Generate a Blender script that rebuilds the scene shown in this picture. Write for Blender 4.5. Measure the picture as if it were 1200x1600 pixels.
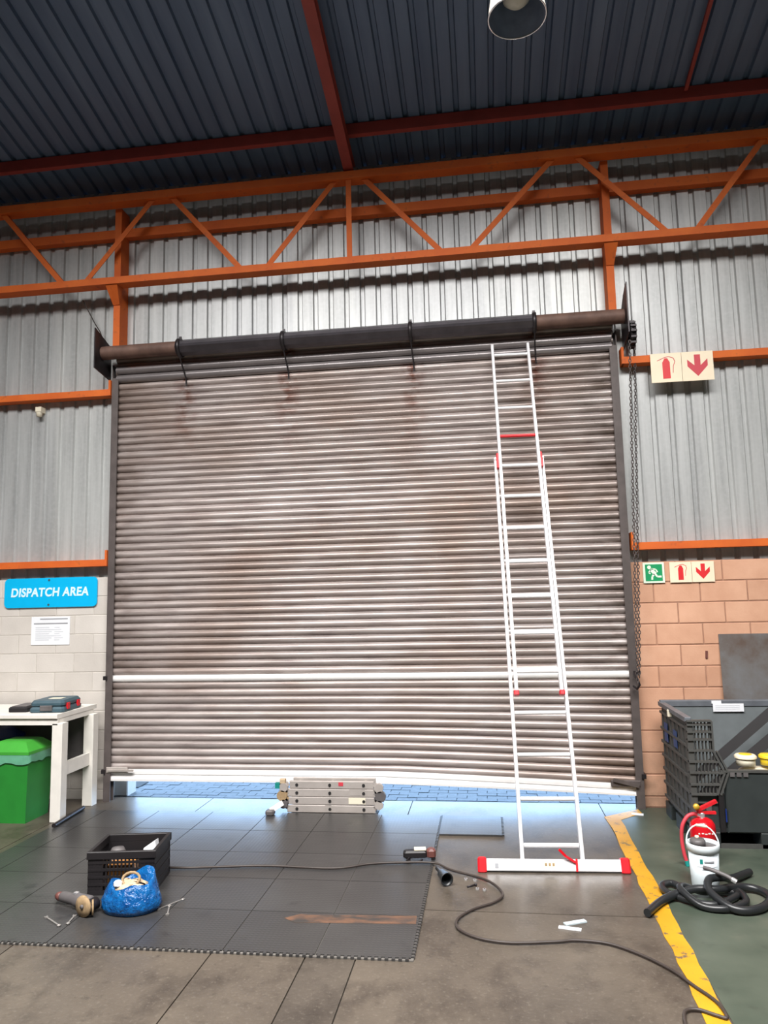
import bpy, bmesh, math, random
from mathutils import Vector, Matrix
random.seed(7)
SC = bpy.context.scene
COL = SC.collection
PI = math.pi
for o in list(bpy.data.objects):
    bpy.data.objects.remove(o)

# ------------------------------------------------------------------ camera
cam_data = bpy.data.cameras.new('camera')
cam_data.sensor_fit = 'VERTICAL'
cam_data.sensor_height = 36.0
cam_data.lens = 36.0 * 1150.0 / 1600.0
cam_data.clip_start = 0.05
cam_data.clip_end = 300
cam = bpy.data.objects.new('camera', cam_data)
COL.objects.link(cam)
cam.matrix_world = Matrix(((0.990328, 0.038742, 0.133231, 1.3696),
                           (0.136856, -0.11463, -0.983936, -7.4492),
                           (-0.022847, 0.992653, -0.118823, 1.9877),
                           (0, 0, 0, 1)))
SC.camera = cam

# ------------------------------------------------------------------ world, daylight, exposure
world = bpy.data.worlds.new('sky')
SC.world = world
world.use_nodes = True
bg = world.node_tree.nodes['Background']
bg.inputs[0].default_value = (0.42, 0.66, 1.0, 1)      # cold open sky beyond the shutter
bg.inputs[1].default_value = 8.2


def skylight(name, loc, sx, sy, watts, color, tilt, spread):
    d = bpy.data.lights.new(name, 'AREA')
    d.shape = 'RECTANGLE'
    d.size, d.size_y = sx, sy
    d.energy = watts
    d.color = color
    d.spread = math.radians(spread)
    o = bpy.data.objects.new(name, d)
    o.location = loc
    o.rotation_euler = (tilt, 0, 0)
    COL.objects.link(o)
    return o


# daylight through the translucent roof sheets over the middle of the hall
skylight('skylight_lamp', (0.4, -5.6, 7.80), 9.0, 2.8, 2000, (1.0, 0.975, 0.955), math.radians(12.5), 131)
skylight('skylight_lamp', (0.4, -8.6, 8.45), 12.0, 1.6, 500, (1.0, 0.975, 0.955), math.radians(12.5), 131)

SC.view_settings.view_transform = 'Standard'
SC.view_settings.look = 'None'
SC.view_settings.exposure = 0.0
SC.view_settings.gamma = 1.0
SC.view_settings.use_curve_mapping = False

# ------------------------------------------------------------------ materials


def srgb(r, g, b):
    f = lambda c: (c / 12.92 if c <= 0.04045 else ((c + 0.055) / 1.055) ** 2.4)
    return (f(r / 255), f(g / 255), f(b / 255), 1)


class NT:
    """small wrapper to write a node material in a few lines"""

    def __init__(self, name):
        self.m = bpy.data.materials.new(name)
        self.m.use_nodes = True
        self.t = self.m.node_tree
        self.b = self.t.nodes['Principled BSDF']

    def n(self, kind, **kw):
        x = self.t.nodes.new(kind)
        for k, v in kw.items():
            if isinstance(v, bpy.types.NodeSocket):
                self.t.links.new(v, x.inputs[k])
            elif k in x.inputs.keys():
                x.inputs[k].default_value = v
            else:
                setattr(x, k, v)
        return x

    def link(self, a, b):
        self.t.links.new(a, b)

    def pos(self, scale=(1, 1, 1), world=True):
        src = self.n('ShaderNodeNewGeometry').outputs['Position'] if world else self.n('ShaderNodeTexCoord').outputs['Object']
        mp = self.n('ShaderNodeMapping')
        self.link(src, mp.inputs['Vector'])
        mp.inputs['Scale'].default_value = scale
        return mp.outputs['Vector']

    def noise(self, vec, scale, detail=4, rough=0.55):
        x = self.n('ShaderNodeTexNoise')
        self.link(vec, x.inputs['Vector'])
        x.inputs['Scale'].default_value = scale
        x.inputs['Detail'].default_value = detail
        x.inputs['Roughness'].default_value = rough
        return x.outputs['Fac']

    def ramp(self, fac, stops):
        x = self.n('ShaderNodeValToRGB')
        self.link(fac, x.inputs['Fac'])
        e = x.color_ramp.elements
        while len(e) < len(stops):
            e.new(0.5)
        for el, (p, c) in zip(e, stops):
            el.position = p
            el.color = c if len(c) == 4 else (*c, 1)
        return x.outputs['Color']

    def mix(self, fac, a, b, mode='MIX'):
        x = self.n('ShaderNodeMix')
        x.data_type = 'RGBA'
        x.blend_type = mode
        for sock, v in ((x.inputs[0], fac), (x.inputs[6], a), (x.inputs[7], b)):
            if isinstance(v, bpy.types.NodeSocket):
                self.link(v, sock)
            else:
                sock.default_value = v
        return x.outputs[2]

    def math(self, op, a, b=0.0):
        x = self.n('ShaderNodeMath')
        x.operation = op
        for sock, v in ((x.inputs[0], a), (x.inputs[1], b)):
            if isinstance(v, bpy.types.NodeSocket):
                self.link(v, sock)
            else:
                sock.default_value = v
        return x.outputs[0]

    def rand(self):
        return self.n('ShaderNodeObjectInfo').outputs['Random']

    def bump(self, h, strength=0.2, dist=0.01):
        x = self.n('ShaderNodeBump')
        x.inputs['Strength'].default_value = strength
        x.inputs['Distance'].default_value = dist
        self.link(h, x.inputs['Height'])
        self.link(x.outputs[0], self.b.inputs['Normal'])

    def out(self, color=None, rough=None, metal=None):
        for k, v in (('Base Color', color), ('Roughness', rough), ('Metallic', metal)):
            if v is None:
                continue
            if isinstance(v, bpy.types.NodeSocket):
                self.link(v, self.b.inputs[k])
            else:
                self.b.inputs[k].default_value = v
        return self.m


def scaled(c, f):
    return (min(c[0] * f, 1), min(c[1] * f, 1), min(c[2] * f, 1), 1)


def simple(name, c, rough=0.5, metal=0.0, var=0.18, scale=9.0, world=True, bump=0.0):
    t = NT(name)
    v = t.pos(world=world)
    f = t.noise(v, scale, 5)
    col = t.ramp(f, [(0.3, scaled(c, 1 - var)), (0.7, scaled(c, 1 + var))])
    if bump:
        t.bump(f, bump, 0.01)
    return t.out(col, rough, metal)


M = {}


def make_slat_material():
    t = NT('dirty_galvanised_slat')
    v = t.pos((0.9, 1, 9))
    streak = t.noise(v, 2.2, 6, 0.6)
    col = t.ramp(streak, [(0.25, srgb(134, 122, 119)), (0.5, srgb(168, 157, 153)), (0.8, srgb(190, 181, 178))])
    big = t.noise(t.pos((0.55, 1, 0.8)), 1.1, 4)
    col = t.mix(t.ramp(big, [(0.45, (0, 0, 0)), (0.72, (0.75, 0.75, 0.75))]), col, srgb(128, 104, 88))
    # tone of each slat, a little different from its neighbours
    r = t.ramp(t.rand(), [(0.0, (0.86, 0.86, 0.86)), (1.0, (1.1, 1.1, 1.1))])
    col = t.mix(1.0, col, r, 'MULTIPLY')
    # grease and rust under the straps of the roll and along the guides
    g = t.n('ShaderNodeNewGeometry').outputs['Position']
    sx = t.n('ShaderNodeSeparateXYZ')
    t.link(g, sx.inputs[0])
    X, Z = sx.outputs['X'], sx.outputs['Z']
    stain = None
    for cx in (-1.77, -0.63, 0.70, 1.95):
        d = t.math('ABSOLUTE', t.math('SUBTRACT', X, cx))
        s = t.math('SUBTRACT', 1.0, t.math('DIVIDE', d, 0.16))
        s = t.math('MAXIMUM', s, 0.0)
        stain = s if stain is None else t.math('ADD', stain, s)
    up = t.math('MINIMUM', t.math('MAXIMUM', t.math('MULTIPLY', t.math('SUBTRACT', Z, 3.45), 1.1), 0.0), 1.0)
    fine = t.noise(t.pos((1, 1, 1.6)), 7.5, 5)
    k = t.math('MULTIPLY', t.math('MULTIPLY', stain, up), t.ramp(fine, [(0.42, (0, 0, 0)), (0.58, (1, 1, 1))]))
    col = t.mix(k, col, srgb(104, 62, 48))
    edge = t.math('MAXIMUM', t.math('SUBTRACT', -2.15, X), t.math('SUBTRACT', X, 2.15))
    edge = t.math('MINIMUM', t.math('MAXIMUM', t.math('MULTIPLY', edge, 2.2), 0.0), 1.0)
    k2 = t.math('MULTIPLY', edge, t.ramp(t.noise(t.pos((0.8, 1, 3)), 3.0, 5), [(0.38, (0, 0, 0)), (0.62, (0.85, 0.85, 0.85))]))
    col = t.mix(k2, col, srgb(92, 78, 70))
    return t.out(col, 0.36, 0.25)


def make_cladding_material():
    t = NT('galvanised_cladding')
    v = t.pos((7, 1, 0.35))
    f = t.noise(v, 1.6, 6, 0.6)
    col = t.ramp(f, [(0.2, srgb(150, 152, 152)), (0.55, srgb(182, 184, 183)), (0.85, srgb(202, 204, 203))])
    sp = t.noise(t.pos((1, 1, 1)), 26, 3)
    col = t.mix(t.ramp(sp, [(0.4, (0, 0, 0)), (0.75, (0.35, 0.35, 0.35))]), col, srgb(196, 198, 198))
    r = t.ramp(t.rand(), [(0.0, (0.9, 0.9, 0.92)), (1.0, (1.06, 1.06, 1.05))])
    col = t.mix(1.0, col, r, 'MULTIPLY')
    return t.out(col, 0.42, 0.3)


def make_roof_material():
    t = NT('dark_blue_grey_roof_sheet')
    f = t.noise(t.pos((5, 0.4, 1)), 1.3, 5)
    col = t.ramp(f, [(0.25, srgb(80, 100, 128)), (0.75, srgb(106, 126, 152))])
    return t.out(col, 0.5, 0.25)


def make_orange_material():
    t = NT('orange_red_oxide_paint')
    f = t.noise(t.pos(), 3.5, 5)
    col = t.ramp(f, [(0.3, srgb(198, 88, 26)), (0.7, srgb(216, 106, 32))])
    d = t.noise(t.pos(), 14, 4)
    col = t.mix(t.ramp(d, [(0.6, (0, 0, 0)), (0.75, (0.5, 0.5, 0.5))]), col, srgb(120, 60, 44))
    return t.out(col, 0.7)


def make_block_material(name, a, b, dirt):
    t = NT(name)
    f = t.noise(t.pos((1, 1, 1)), 3.0, 6)
    col = t.ramp(f, [(0.3, a), (0.7, b)])
    r = t.ramp(t.rand(), [(0.0, (0.93, 0.92, 0.91)), (1.0, (1.05, 1.05, 1.05))])
    col = t.mix(1.0, col, r, 'MULTIPLY')
    g = t.n('ShaderNodeNewGeometry').outputs['Position']
    sx = t.n('ShaderNodeSeparateXYZ')
    t.link(g, sx.inputs[0])
    low = t.math('MINIMUM', t.math('MAXIMUM', t.math('SUBTRACT', 1.0, t.math('MULTIPLY', sx.outputs['Z'], 0.95)), 0.0), 1.0)
    low = t.math('MULTIPLY', low, t.ramp(t.noise(t.pos(), 4.2, 5), [(0.35, (0, 0, 0)), (0.65, (1, 1, 1))]))
    col = t.mix(t.math('MULTIPLY', low, 0.6), col, dirt)
    t.bump(t.noise(t.pos(), 60, 3), 0.25, 0.004)
    return t.out(col, 0.75)


def make_concrete_material():
    t = NT('worn_concrete')
    f = t.noise(t.pos(), 1.3, 7, 0.62)
    col = t.ramp(f, [(0.25, srgb(66, 60, 54)), (0.5, srgb(81, 74, 66)), (0.78, srgb(96, 88, 78))])
    s = t.noise(t.pos((1, 0.7, 1)), 3.4, 6, 0.65)
    col = t.mix(t.ramp(s, [(0.48, (0, 0, 0)), (0.66, (0.7, 0.7, 0.7))]), col, srgb(52, 46, 41))
    r = t.ramp(t.rand(), [(0.0, (0.84, 0.84, 0.85)), (1.0, (1.12, 1.10, 1.07))])
    col = t.mix(1.0, col, r, 'MULTIPLY')
    fine = t.noise(t.pos(), 45, 4)
    col = t.mix(t.ramp(fine, [(0.56, (0, 0, 0)), (0.74, (0.5, 0.5, 0.5))]), col, srgb(112, 105, 95))
    spots = t.noise(t.pos(), 13, 6, 0.7)
    col = t.mix(t.ramp(spots, [(0.58, (0, 0, 0)), (0.72, (0.6, 0.6, 0.6))]), col, srgb(46, 41, 36))
    t.bump(fine, 0.2, 0.004)
    rough = t.math('ADD', t.math('MULTIPLY', f, 0.25), 0.26)
    return t.out(col, rough)


def make_green_paint_material():
    t = NT('worn_green_floor_paint')
    f = t.noise(t.pos(), 1.8, 6, 0.6)
    col = t.ramp(f, [(0.28, srgb(56, 66, 56)), (0.55, srgb(74, 82, 71)), (0.75, srgb(98, 98, 86))])
    s = t.noise(t.pos(), 6.5, 5)
    col = t.mix(t.ramp(s, [(0.6, (0, 0, 0)), (0.75, (0.5, 0.5, 0.5))]), col, srgb(36, 39, 35))
    return t.out(col, 0.42)


def make_yellow_paint_material():
    t = NT('chipped_yellow_line_paint')
    f = t.noise(t.pos(), 2.5, 4)
    col = t.ramp(f, [(0.3, srgb(178, 128, 22)), (0.7, srgb(198, 146, 30))])
    s = t.noise(t.pos(), 11, 6, 0.7)
    col = t.mix(t.ramp(s, [(0.57, (0, 0, 0)), (0.62, (1, 1, 1))]), col, srgb(98, 84, 64))
    return t.out(col, 0.5)


def make_rubber_tile_material():
    t = NT('grey_rubber_tile')
    v = t.pos()
    f = t.noise(v, 1.4, 6, 0.6)
    col = t.ramp(f, [(0.3, srgb(50, 49, 49)), (0.7, srgb(62, 61, 60))])
    s = t.noise(v, 5.5, 5)
    col = t.mix(t.ramp(s, [(0.6, (0, 0, 0)), (0.72, (0.7, 0.7, 0.7))]), col, srgb(36, 35, 36))
    r = t.ramp(t.rand(), [(0.0, (0.93, 0.93, 0.93)), (1.0, (1.06, 1.06, 1.06))])
    col = t.mix(1.0, col, r, 'MULTIPLY')
    w = t.n('ShaderNodeTexWave', bands_direction='X')
    t.link(v, w.inputs['Vector'])
    w.inputs['Scale'].default_value = 11
    w2 = t.n('ShaderNodeTexWave', bands_direction='Y')
    t.link(v, w2.inputs['Vector'])
    w2.inputs['Scale'].default_value = 11
    h = t.math('MULTIPLY', w.outputs['Fac'], w2.outputs['Fac'])
    t.bump(h, 0.15, 0.004)
    rough = t.math('ADD', t.math('MULTIPLY', f, 0.2), 0.24)
    return t.out(col, rough)


def make_arrow_material():
    t = NT('worn_rusty_orange_arrow')
    s = t.noise(t.pos((1, 2, 1)), 6, 6, 0.65)
    a = t.ramp(s, [(0.40, (0, 0, 0)), (0.62, (1, 1, 1))])
    col = t.mix(a, srgb(56, 53, 51), srgb(108, 78, 60))
    return t.out(col, 0.5)


def make_rust_material():
    t = NT('rusty_steel')
    f = t.noise(t.pos(), 6, 6)
    col = t.ramp(f, [(0.3, srgb(84, 62, 54)), (0.7, srgb(120, 92, 80))])
    return t.out(col, 0.65, 0.15)


def make_plate_material():
    t = NT('mill_scale_plate')
    f = t.noise(t.pos((1, 1, 1)), 2.4, 6, 0.65)
    col = t.ramp(f, [(0.3, srgb(112, 94, 84)), (0.5, srgb(130, 126, 124)), (0.75, srgb(142, 146, 150))])
    return t.out(col, 0.35, 0.4)


def make_bag_material():
    t = NT('thin_blue_plastic')
    f = t.noise(t.pos(), 16, 4)
    col = t.ramp(f, [(0.3, srgb(6, 58, 116)), (0.7, srgb(18, 98, 160))])
    t.bump(t.noise(t.pos(), 30, 3), 0.8, 0.02)
    return t.out(col, 0.25)


M['slat'] = make_slat_material()
M['cladding'] = make_cladding_material()
M['red_oxide'] = simple('red_oxide_primer', srgb(150, 58, 50), 0.55, 0, 0.14, 4)
M['roof'] = make_roof_material()
M['orange'] = make_orange_material()
M['white_block'] = make_block_material('white_painted_block', srgb(196, 190, 183), srgb(208, 202, 195), srgb(172, 162, 150))
M['tan_block'] = make_block_material('bare_tan_block', srgb(194, 146, 118), srgb(212, 166, 138), srgb(128, 104, 84))
M['tan_mortar'] = simple('tan_mortar', srgb(164, 124, 102), 0.9)
M['white_mortar'] = simple('white_mortar', srgb(184, 178, 170), 0.8)
M['concrete'] = make_concrete_material()
M['joint'] = simple('dark_floor_joint', srgb(58, 52, 46), 0.9)
M['green_paint'] = make_green_paint_material()
M['yellow_paint'] = make_yellow_paint_material()
M['rubber'] = make_rubber_tile_material()
M['rubber_gap'] = simple('dusty_mat_underside', srgb(104, 100, 95), 0.8)
M['arrow'] = make_arrow_material()
M['rust'] = make_rust_material()
M['plate'] = make_plate_material()
M['bag'] = make_bag_material()
M['dark_steel'] = simple('dark_greasy_steel', srgb(52, 48, 50), 0.4, 0.5)
M['roll'] = simple('dark_rolled_slat', srgb(74, 70, 74), 0.3, 0.6)
M['top_slat'] = simple('grey_top_slat', srgb(128, 122, 122), 0.3, 0.35, 0.12, 3)
M['guide'] = simple('brown_grey_guide', srgb(88, 80, 78), 0.6, 0.2)
M['bright_metal'] = simple('bright_clean_galvanised', srgb(240, 238, 236), 0.32, 0.15, 0.03)
M['aluminium'] = simple('bright_aluminium', srgb(236, 236, 238), 0.33, 0.25, 0.04)
M['dull_aluminium'] = simple('dull_aluminium', srgb(188, 180, 174), 0.4, 0.35, 0.08)
M['hole'] = simple('dark_hole', srgb(30, 28, 28), 0.8)
M['red'] = simple('red_plastic', srgb(206, 30, 40), 0.35, 0, 0.08)
M['extinguisher_red'] = simple('glossy_red_enamel', srgb(196, 18, 30), 0.22, 0, 0.06)
M['white'] = simple('white_paint', srgb(226, 222, 214), 0.5, 0, 0.05)
M['paper'] = simple('white_paper', srgb(232, 234, 238), 0.6, 0, 0.02)
M['ink'] = simple('grey_ink', srgb(150, 152, 156), 0.6, 0, 0.05)
M['pale_ink'] = simple('pale_grey_ink', srgb(206, 209, 214), 0.6, 0, 0.02)
M['sky_blue'] = simple('cyan_sign_face', srgb(0, 178, 232), 0.4, 0, 0.02)
M['sign_white'] = simple('sign_white', srgb(214, 240, 250), 0.5, 0, 0.02)
M['photolum'] = simple('cream_photoluminescent', srgb(240, 224, 196), 0.5, 0, 0.03)
M['photolum_pale'] = simple('pale_photoluminescent', srgb(226, 240, 220), 0.5, 0, 0.03)
M['sign_green'] = simple('safety_green', srgb(22, 148, 92), 0.45, 0, 0.04)
M['sign_red'] = simple('safety_red', srgb(214, 44, 50), 0.45, 0, 0.06)
M['sign_red_faded'] = simple('faded_safety_red', srgb(198, 62, 74), 0.5, 0, 0.05)
M['bin_green'] = simple('green_plastic_bin', srgb(36, 128, 46), 0.5, 0, 0.08)
M['bin_lid'] = simple('light_green_bin_lid', srgb(62, 152, 52), 0.45, 0, 0.05)
M['liner'] = simple('thin_pale_bin_liner', srgb(96, 158, 128), 0.35, 0, 0.15)
M['blue_plastic'] = simple('dark_blue_plastic', srgb(12, 40, 110), 0.5)
M['sticker_blue'] = simple('faded_blue_sticker', srgb(34, 66, 118), 0.5)
M['case'] = simple('teal_grey_case', srgb(58, 82, 92), 0.5, 0, 0.15)
M['black_plastic'] = simple('black_plastic', srgb(27, 24, 26), 0.5, 0, 0.15)
M['box_grey'] = simple('dark_grey_container', srgb(70, 70, 68), 0.55, 0, 0.12)
M['box_dark'] = simple('near_black_container', srgb(46, 51, 51), 0.5, 0, 0.12)
M['box_inside'] = simple('grey_container_wall', srgb(108, 114, 116), 0.5, 0, 0.1)
M['rim'] = simple('grey_container_rim', srgb(96, 100, 106), 0.45)
M['black_rubber'] = simple('black_rubber', srgb(34, 36, 38), 0.35, 0, 0.1)
M['cable'] = simple('brown_black_cable', srgb(58, 50, 46), 0.5)
M['amber'] = simple('amber_box', srgb(186, 124, 60), 0.6)
M['wood'] = simple('pale_cardboard', srgb(196, 172, 140), 0.7)
M['abrasive'] = simple('tan_abrasive', srgb(150, 126, 94), 0.85, 0, 0.2, 40)
M['tool_grey'] = simple('grey_tool_body', srgb(92, 88, 88), 0.5)
M['tool_brown'] = simple('red_brown_grip', srgb(104, 62, 56), 0.5)
M['bucket_white'] = simple('cool_white_plastic', srgb(216, 226, 230), 0.4, 0, 0.03)
M['tool_steel'] = simple('dull_tool_steel', srgb(150, 146, 142), 0.4, 0.5)
M['brass'] = simple('brass', srgb(214, 170, 60), 0.4, 0.4)
M['yellow_plastic'] = simple('yellow_lid', srgb(226, 196, 40), 0.45)
M['pale_blue'] = simple('pale_blue_strip', srgb(190, 204, 210), 0.5)
M['teal'] = simple('teal_plastic', srgb(20, 130, 122), 0.5)
M['chrome'] = simple('chrome', srgb(222, 222, 224), 0.2, 0.7, 0.04)
M['lamp_white'] = simple('cream_lamp_enamel', srgb(232, 224, 210), 0.35, 0, 0.03)
M['lamp_inside'] = simple('dull_reflector', srgb(132, 146, 170), 0.45, 0.1)
M['frosted'] = simple('frosted_bulb', srgb(206, 204, 192), 0.35, 0, 0.03)
M['paver'] = simple('grey_clay_paver', srgb(78, 80, 83), 0.7, 0, 0.2, 20)
M['paver_gap'] = simple('paver_joint', srgb(40, 42, 46), 0.9)
M['asphalt'] = simple('outside_ground', srgb(110, 110, 110), 0.8)
M['hall'] = simple('hall_sheeting', srgb(96, 98, 104), 0.6)
M['trolley_red'] = simple('dull_red_oxide', srgb(150, 62, 48), 0.5)
M['cream'] = simple('cream_plastic', srgb(226, 218, 196), 0.5, 0, 0.03)

# ------------------------------------------------------------------ mesh helpers


class MB:
    """collects simple shapes into one mesh"""

    def __init__(self):
        self.v, self.f, self.s = [], [], []

    def add(self, verts, faces, smooth=False):
        o = len(self.v)
        self.v += [tuple(p) for p in verts]
        self.f += [tuple(i + o for i in f) for f in faces]
        self.s += [smooth] * len(faces)
        return self

    def box(self, x0, x1, y0, y1, z0, z1, c=0.0):
        """box, edges all round the front (-y) face chamfered by c"""
        if c <= 0:
            v = [(x0, y0, z0), (x1, y0, z0), (x1, y1, z0), (x0, y1, z0), (x0, y0, z1), (x1, y0, z1), (x1, y1, z1), (x0, y1, z1)]
            f = [(0, 3, 2, 1), (4, 5, 6, 7), (0, 1, 5, 4), (1, 2, 6, 5), (2, 3, 7, 6), (3, 0, 4, 7)]
        else:
            v = []
            for y, k in ((y0, c), (y0 + c, 0), (y1, 0)):
                v += [(x0 + k, y, z0 + k), (x1 - k, y, z0 + k), (x1 - k, y, z1 - k), (x0 + k, y, z1 - k)]
            f = [(0, 1, 2, 3), (11, 10, 9, 8)]
            for a in (0, 4):
                for i in range(4):
                    j = (i + 1) % 4
                    f.append((a + j, a + i, a + 4 + i, a + 4 + j))
        return self.add(v, f)

    def rbox(self, x0, x1, y0, y1, z0, z1, c):
        """box with all vertical and top edges chamfered"""
        def ring(z, k):
            return [(x0 + c + k, y0 + k, z), (x1 - c - k, y0 + k, z), (x1 - k, y0 + c + k, z), (x1 - k, y1 - c - k, z),
                    (x1 - c - k, y1 - k, z), (x0 + c + k, y1 - k, z), (x0 + k, y1 - c - k, z), (x0 + k, y0 + c + k, z)]
        v = ring(z0, c * 0.5) + ring(z0 + c * 0.5, 0) + ring(z1 - c, 0) + ring(z1, c * 0.7)
        f = [tuple(range(7, -1, -1)), tuple(range(24, 32))]
        for r in range(3):
            for i in range(8):
                j = (i + 1) % 8
                f.append((r * 8 + i, r * 8 + j, r * 8 + 8 + j, r * 8 + 8 + i))
        return self.add(v, f)

    def bar(self, p, q, w, d, up=(0, -1, 0)):
        """square bar from p to q, width w across, depth d along 'up'"""
        p, q = Vector(p), Vector(q)
        a = (q - p).normalized()
        u = Vector(up)
        u = (u - a * u.dot(a)).normalized()
        s = a.cross(u)
        v = []
        for c in (p, q):
            for i, j in ((-1, -1), (1, -1), (1, 1), (-1, 1)):
                v.append(c + s * (i * w / 2) + u * (j * d / 2))
        return self.add(v, [(3, 2, 1, 0), (4, 5, 6, 7), (0, 1, 5, 4), (1, 2, 6, 5), (2, 3, 7, 6), (3, 0, 4, 7)])

    def tube(self, pts, r, n=8, closed=False, caps=True):
        pts = [Vector(p) for p in pts]
        R = r if isinstance(r, (list, tuple)) else [r] * len(pts)
        m = len(pts)
        v, f = [], []
        ref = None
        for i, p in enumerate(pts):
            if closed:
                t = pts[(i + 1) % m] - pts[i - 1]
            else:
                t = pts[min(i + 1, m - 1)] - pts[max(i - 1, 0)]
            if t.length < 1e-9:
                t = Vector((0, 0, 1))
            t.normalize()
            if ref is None:
                ref = Vector((0, 0, 1)) if abs(t.z) < 0.9 else Vector((1, 0, 0))
            ref = (ref - t * ref.dot(t))
            if ref.length < 1e-6:
                ref = t.orthogonal()
            ref.normalize()
            b = t.cross(ref)
            for k in range(n):
                a = 2 * PI * k / n
                v.append(p + (ref * math.cos(a) + b * math.sin(a)) * R[i])
        for i in range(m if closed else m - 1):
            i2 = (i + 1) % m
            for k in range(n):
                k2 = (k + 1) % n
                f.append((i * n + k, i * n + k2, i2 * n + k2, i2 * n + k))
        self.add(v, f, True)
        if caps and not closed:
            self.add(v[:n], [tuple(range(n - 1, -1, -1))])
            self.add(v[-n:], [tuple(range(n))])
        return self

    def lathe(self, prof, n=24, c=(0, 0, 0), axis='z'):
        """prof: (radius, height) list turned about the z (or y, x) axis"""
        v, f = [], []
        for r, h in prof:
            for k in range(n):
                a = 2 * PI * k / n
                x, y, z = r * math.cos(a), r * math.sin(a), h
                if axis == 'y':
                    x, y, z = x, h, -y
                elif axis == 'x':
                    x, y, z = h, x, y
                v.append((x + c[0], y + c[1], z + c[2]))
        for i in range(len(prof) - 1):
            for k in range(n):
                k2 = (k + 1) % n
                f.append((i * n + k, i * n + k2, (i + 1) * n + k2, (i + 1) * n + k))
        return self.add(v, f, True)

    def prism(self, poly, y0, y1):
        """polygon in the x, z plane pushed from y0 to y1 (front at y0)"""
        n = len(poly)
        v = [(x, y0, z) for x, z in poly] + [(x, y1, z) for x, z in poly]
        f = [tuple(range(n)), tuple(range(2 * n - 1, n - 1, -1))]
        for i in range(n):
            j = (i + 1) % n
            f.append((j, i, n + i, n + j))
        return self.add(v, f)

    def slab(self, poly, z0, z1):
        n = len(poly)
        v = [(x, y, z1) for x, y in poly] + [(x, y, z0) for x, y in poly]
        f = [tuple(range(n)), tuple(range(2 * n - 1, n - 1, -1))]
        for i in range(n):
            j = (i + 1) % n
            f.append((j, i, n + i, n + j))
        return self.add(v, f)

    def strip(self, rows, smooth=True):
        """grid of points: rows of equal length"""
        n = len(rows[0])
        v = [p for r in rows for p in r]
        f = []
        for i in range(len(rows) - 1):
            for k in range(n - 1):
                f.append((i * n + k, i * n + k + 1, (i + 1) * n + k + 1, (i + 1) * n + k))
        return self.add(v, f, smooth)

    def mesh(self, name, mat):
        me = bpy.data.meshes.new(name)
        me.from_pydata(self.v, [], self.f)
        me.polygons.foreach_set('use_smooth', self.s)
        me.materials.append(M[mat])
        bm = bmesh.new()
        bm.from_mesh(me)
        bmesh.ops.recalc_face_normals(bm, faces=bm.faces)
        bm.to_mesh(me)
        bm.free()
        me.update()
        return me

    def build(self, name, mat, parent=None, label=None, world=True, kind=None):
        """link as ONE object; with a parent, points are given in the world and moved into the parent's frame (world=True)"""
        if parent is not None and world:
            inv = root_matrix(parent).inverted()
            self.v = [tuple(inv @ Vector(p)) for p in self.v]
        o = bpy.data.objects.new(name, self.mesh(name, mat))
        COL.objects.link(o)
        if parent is not None:
            o.parent = parent
        if label:
            o['label'] = label
        if kind:
            o['kind'] = kind
        return o


def root_matrix(o):
    m = o.matrix_basis.copy()
    while o.parent:
        o = o.parent
        m = o.matrix_basis @ m
    return m


def tag(o, label, cat=None, group=None, kind=None):
    o['label'] = label
    if cat:
        o['category'] = cat
    if group:
        o['group'] = group
    if kind:
        o['kind'] = kind
    return o


def thing(name, label, cat, loc=(0, 0, 0), rz=0.0, group=None):
    o = bpy.data.objects.new(name, None)
    o.empty_display_size = 0.1
    COL.objects.link(o)
    o.location = loc
    o.rotation_euler = (0, 0, rz)
    return tag(o, label, cat, group)


def setting(name, label, loc=(0, 0, 0)):
    o = bpy.data.objects.new(name, None)
    COL.objects.link(o)
    o.location = loc
    return tag(o, label, kind='structure')


def place(name, me, parent, loc=(0, 0, 0), rot=(0, 0, 0), label=None):
    """another piece that shares the mesh"""
    o = bpy.data.objects.new(name, me)
    COL.objects.link(o)
    o.parent = parent
    o.location = loc
    o.rotation_euler = rot
    if label:
        o['label'] = label
    return o


def smooth_path(pts, n=6, closed=False):
    P = [Vector(p) for p in pts]
    out = []
    m = len(P)
    for i in range(m if closed else m - 1):
        if closed:
            a, b, c, d = P[i - 1], P[i], P[(i + 1) % m], P[(i + 2) % m]
        else:
            a, b, c, d = P[max(i - 1, 0)], P[i], P[i + 1], P[min(i + 2, m - 1)]
        for k in range(n):
            t = k / n
            out.append(0.5 * ((2 * b) + (c - a) * t + (2 * a - 5 * b + 4 * c - d) * t * t + (3 * b - a - 3 * c + d) * t ** 3))
    if not closed:
        out.append(P[-1])
    return out


# ================================================================== THE SETTING
XL, XR = -2.60, 2.76            # door opening
ROOF0, TAN = 6.72, math.tan(math.radians(12.5))
PITCH = 0.1715


def roof_z(y):
    return ROOF0 - TAN * y


def ribbed_profile(xa, xb, phase, depth=0.036):
    """(x, d) points of the ribbed sheet between xa and xb"""
    base = [(0.0, 0.0), (0.112, 0.0), (0.124, 1.0), (0.1595, 1.0)]
    pts = []
    k = math.floor((xa - phase) / PITCH) - 1
    while phase + k * PITCH < xb + PITCH:
        for u, d in base:
            pts.append((phase + k * PITCH + u, d * depth))
        k += 1

    def at(x):
        for (a, da), (b, db) in zip(pts, pts[1:]):
            if a <= x <= b:
                return da + (db - da) * (x - a) / (b - a)
        return 0.0
    inner = [p for p in pts if xa + 1e-4 < p[0] < xb - 1e-4]
    return [(xa, at(xa))] + inner + [(xb, at(xb))]


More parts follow.
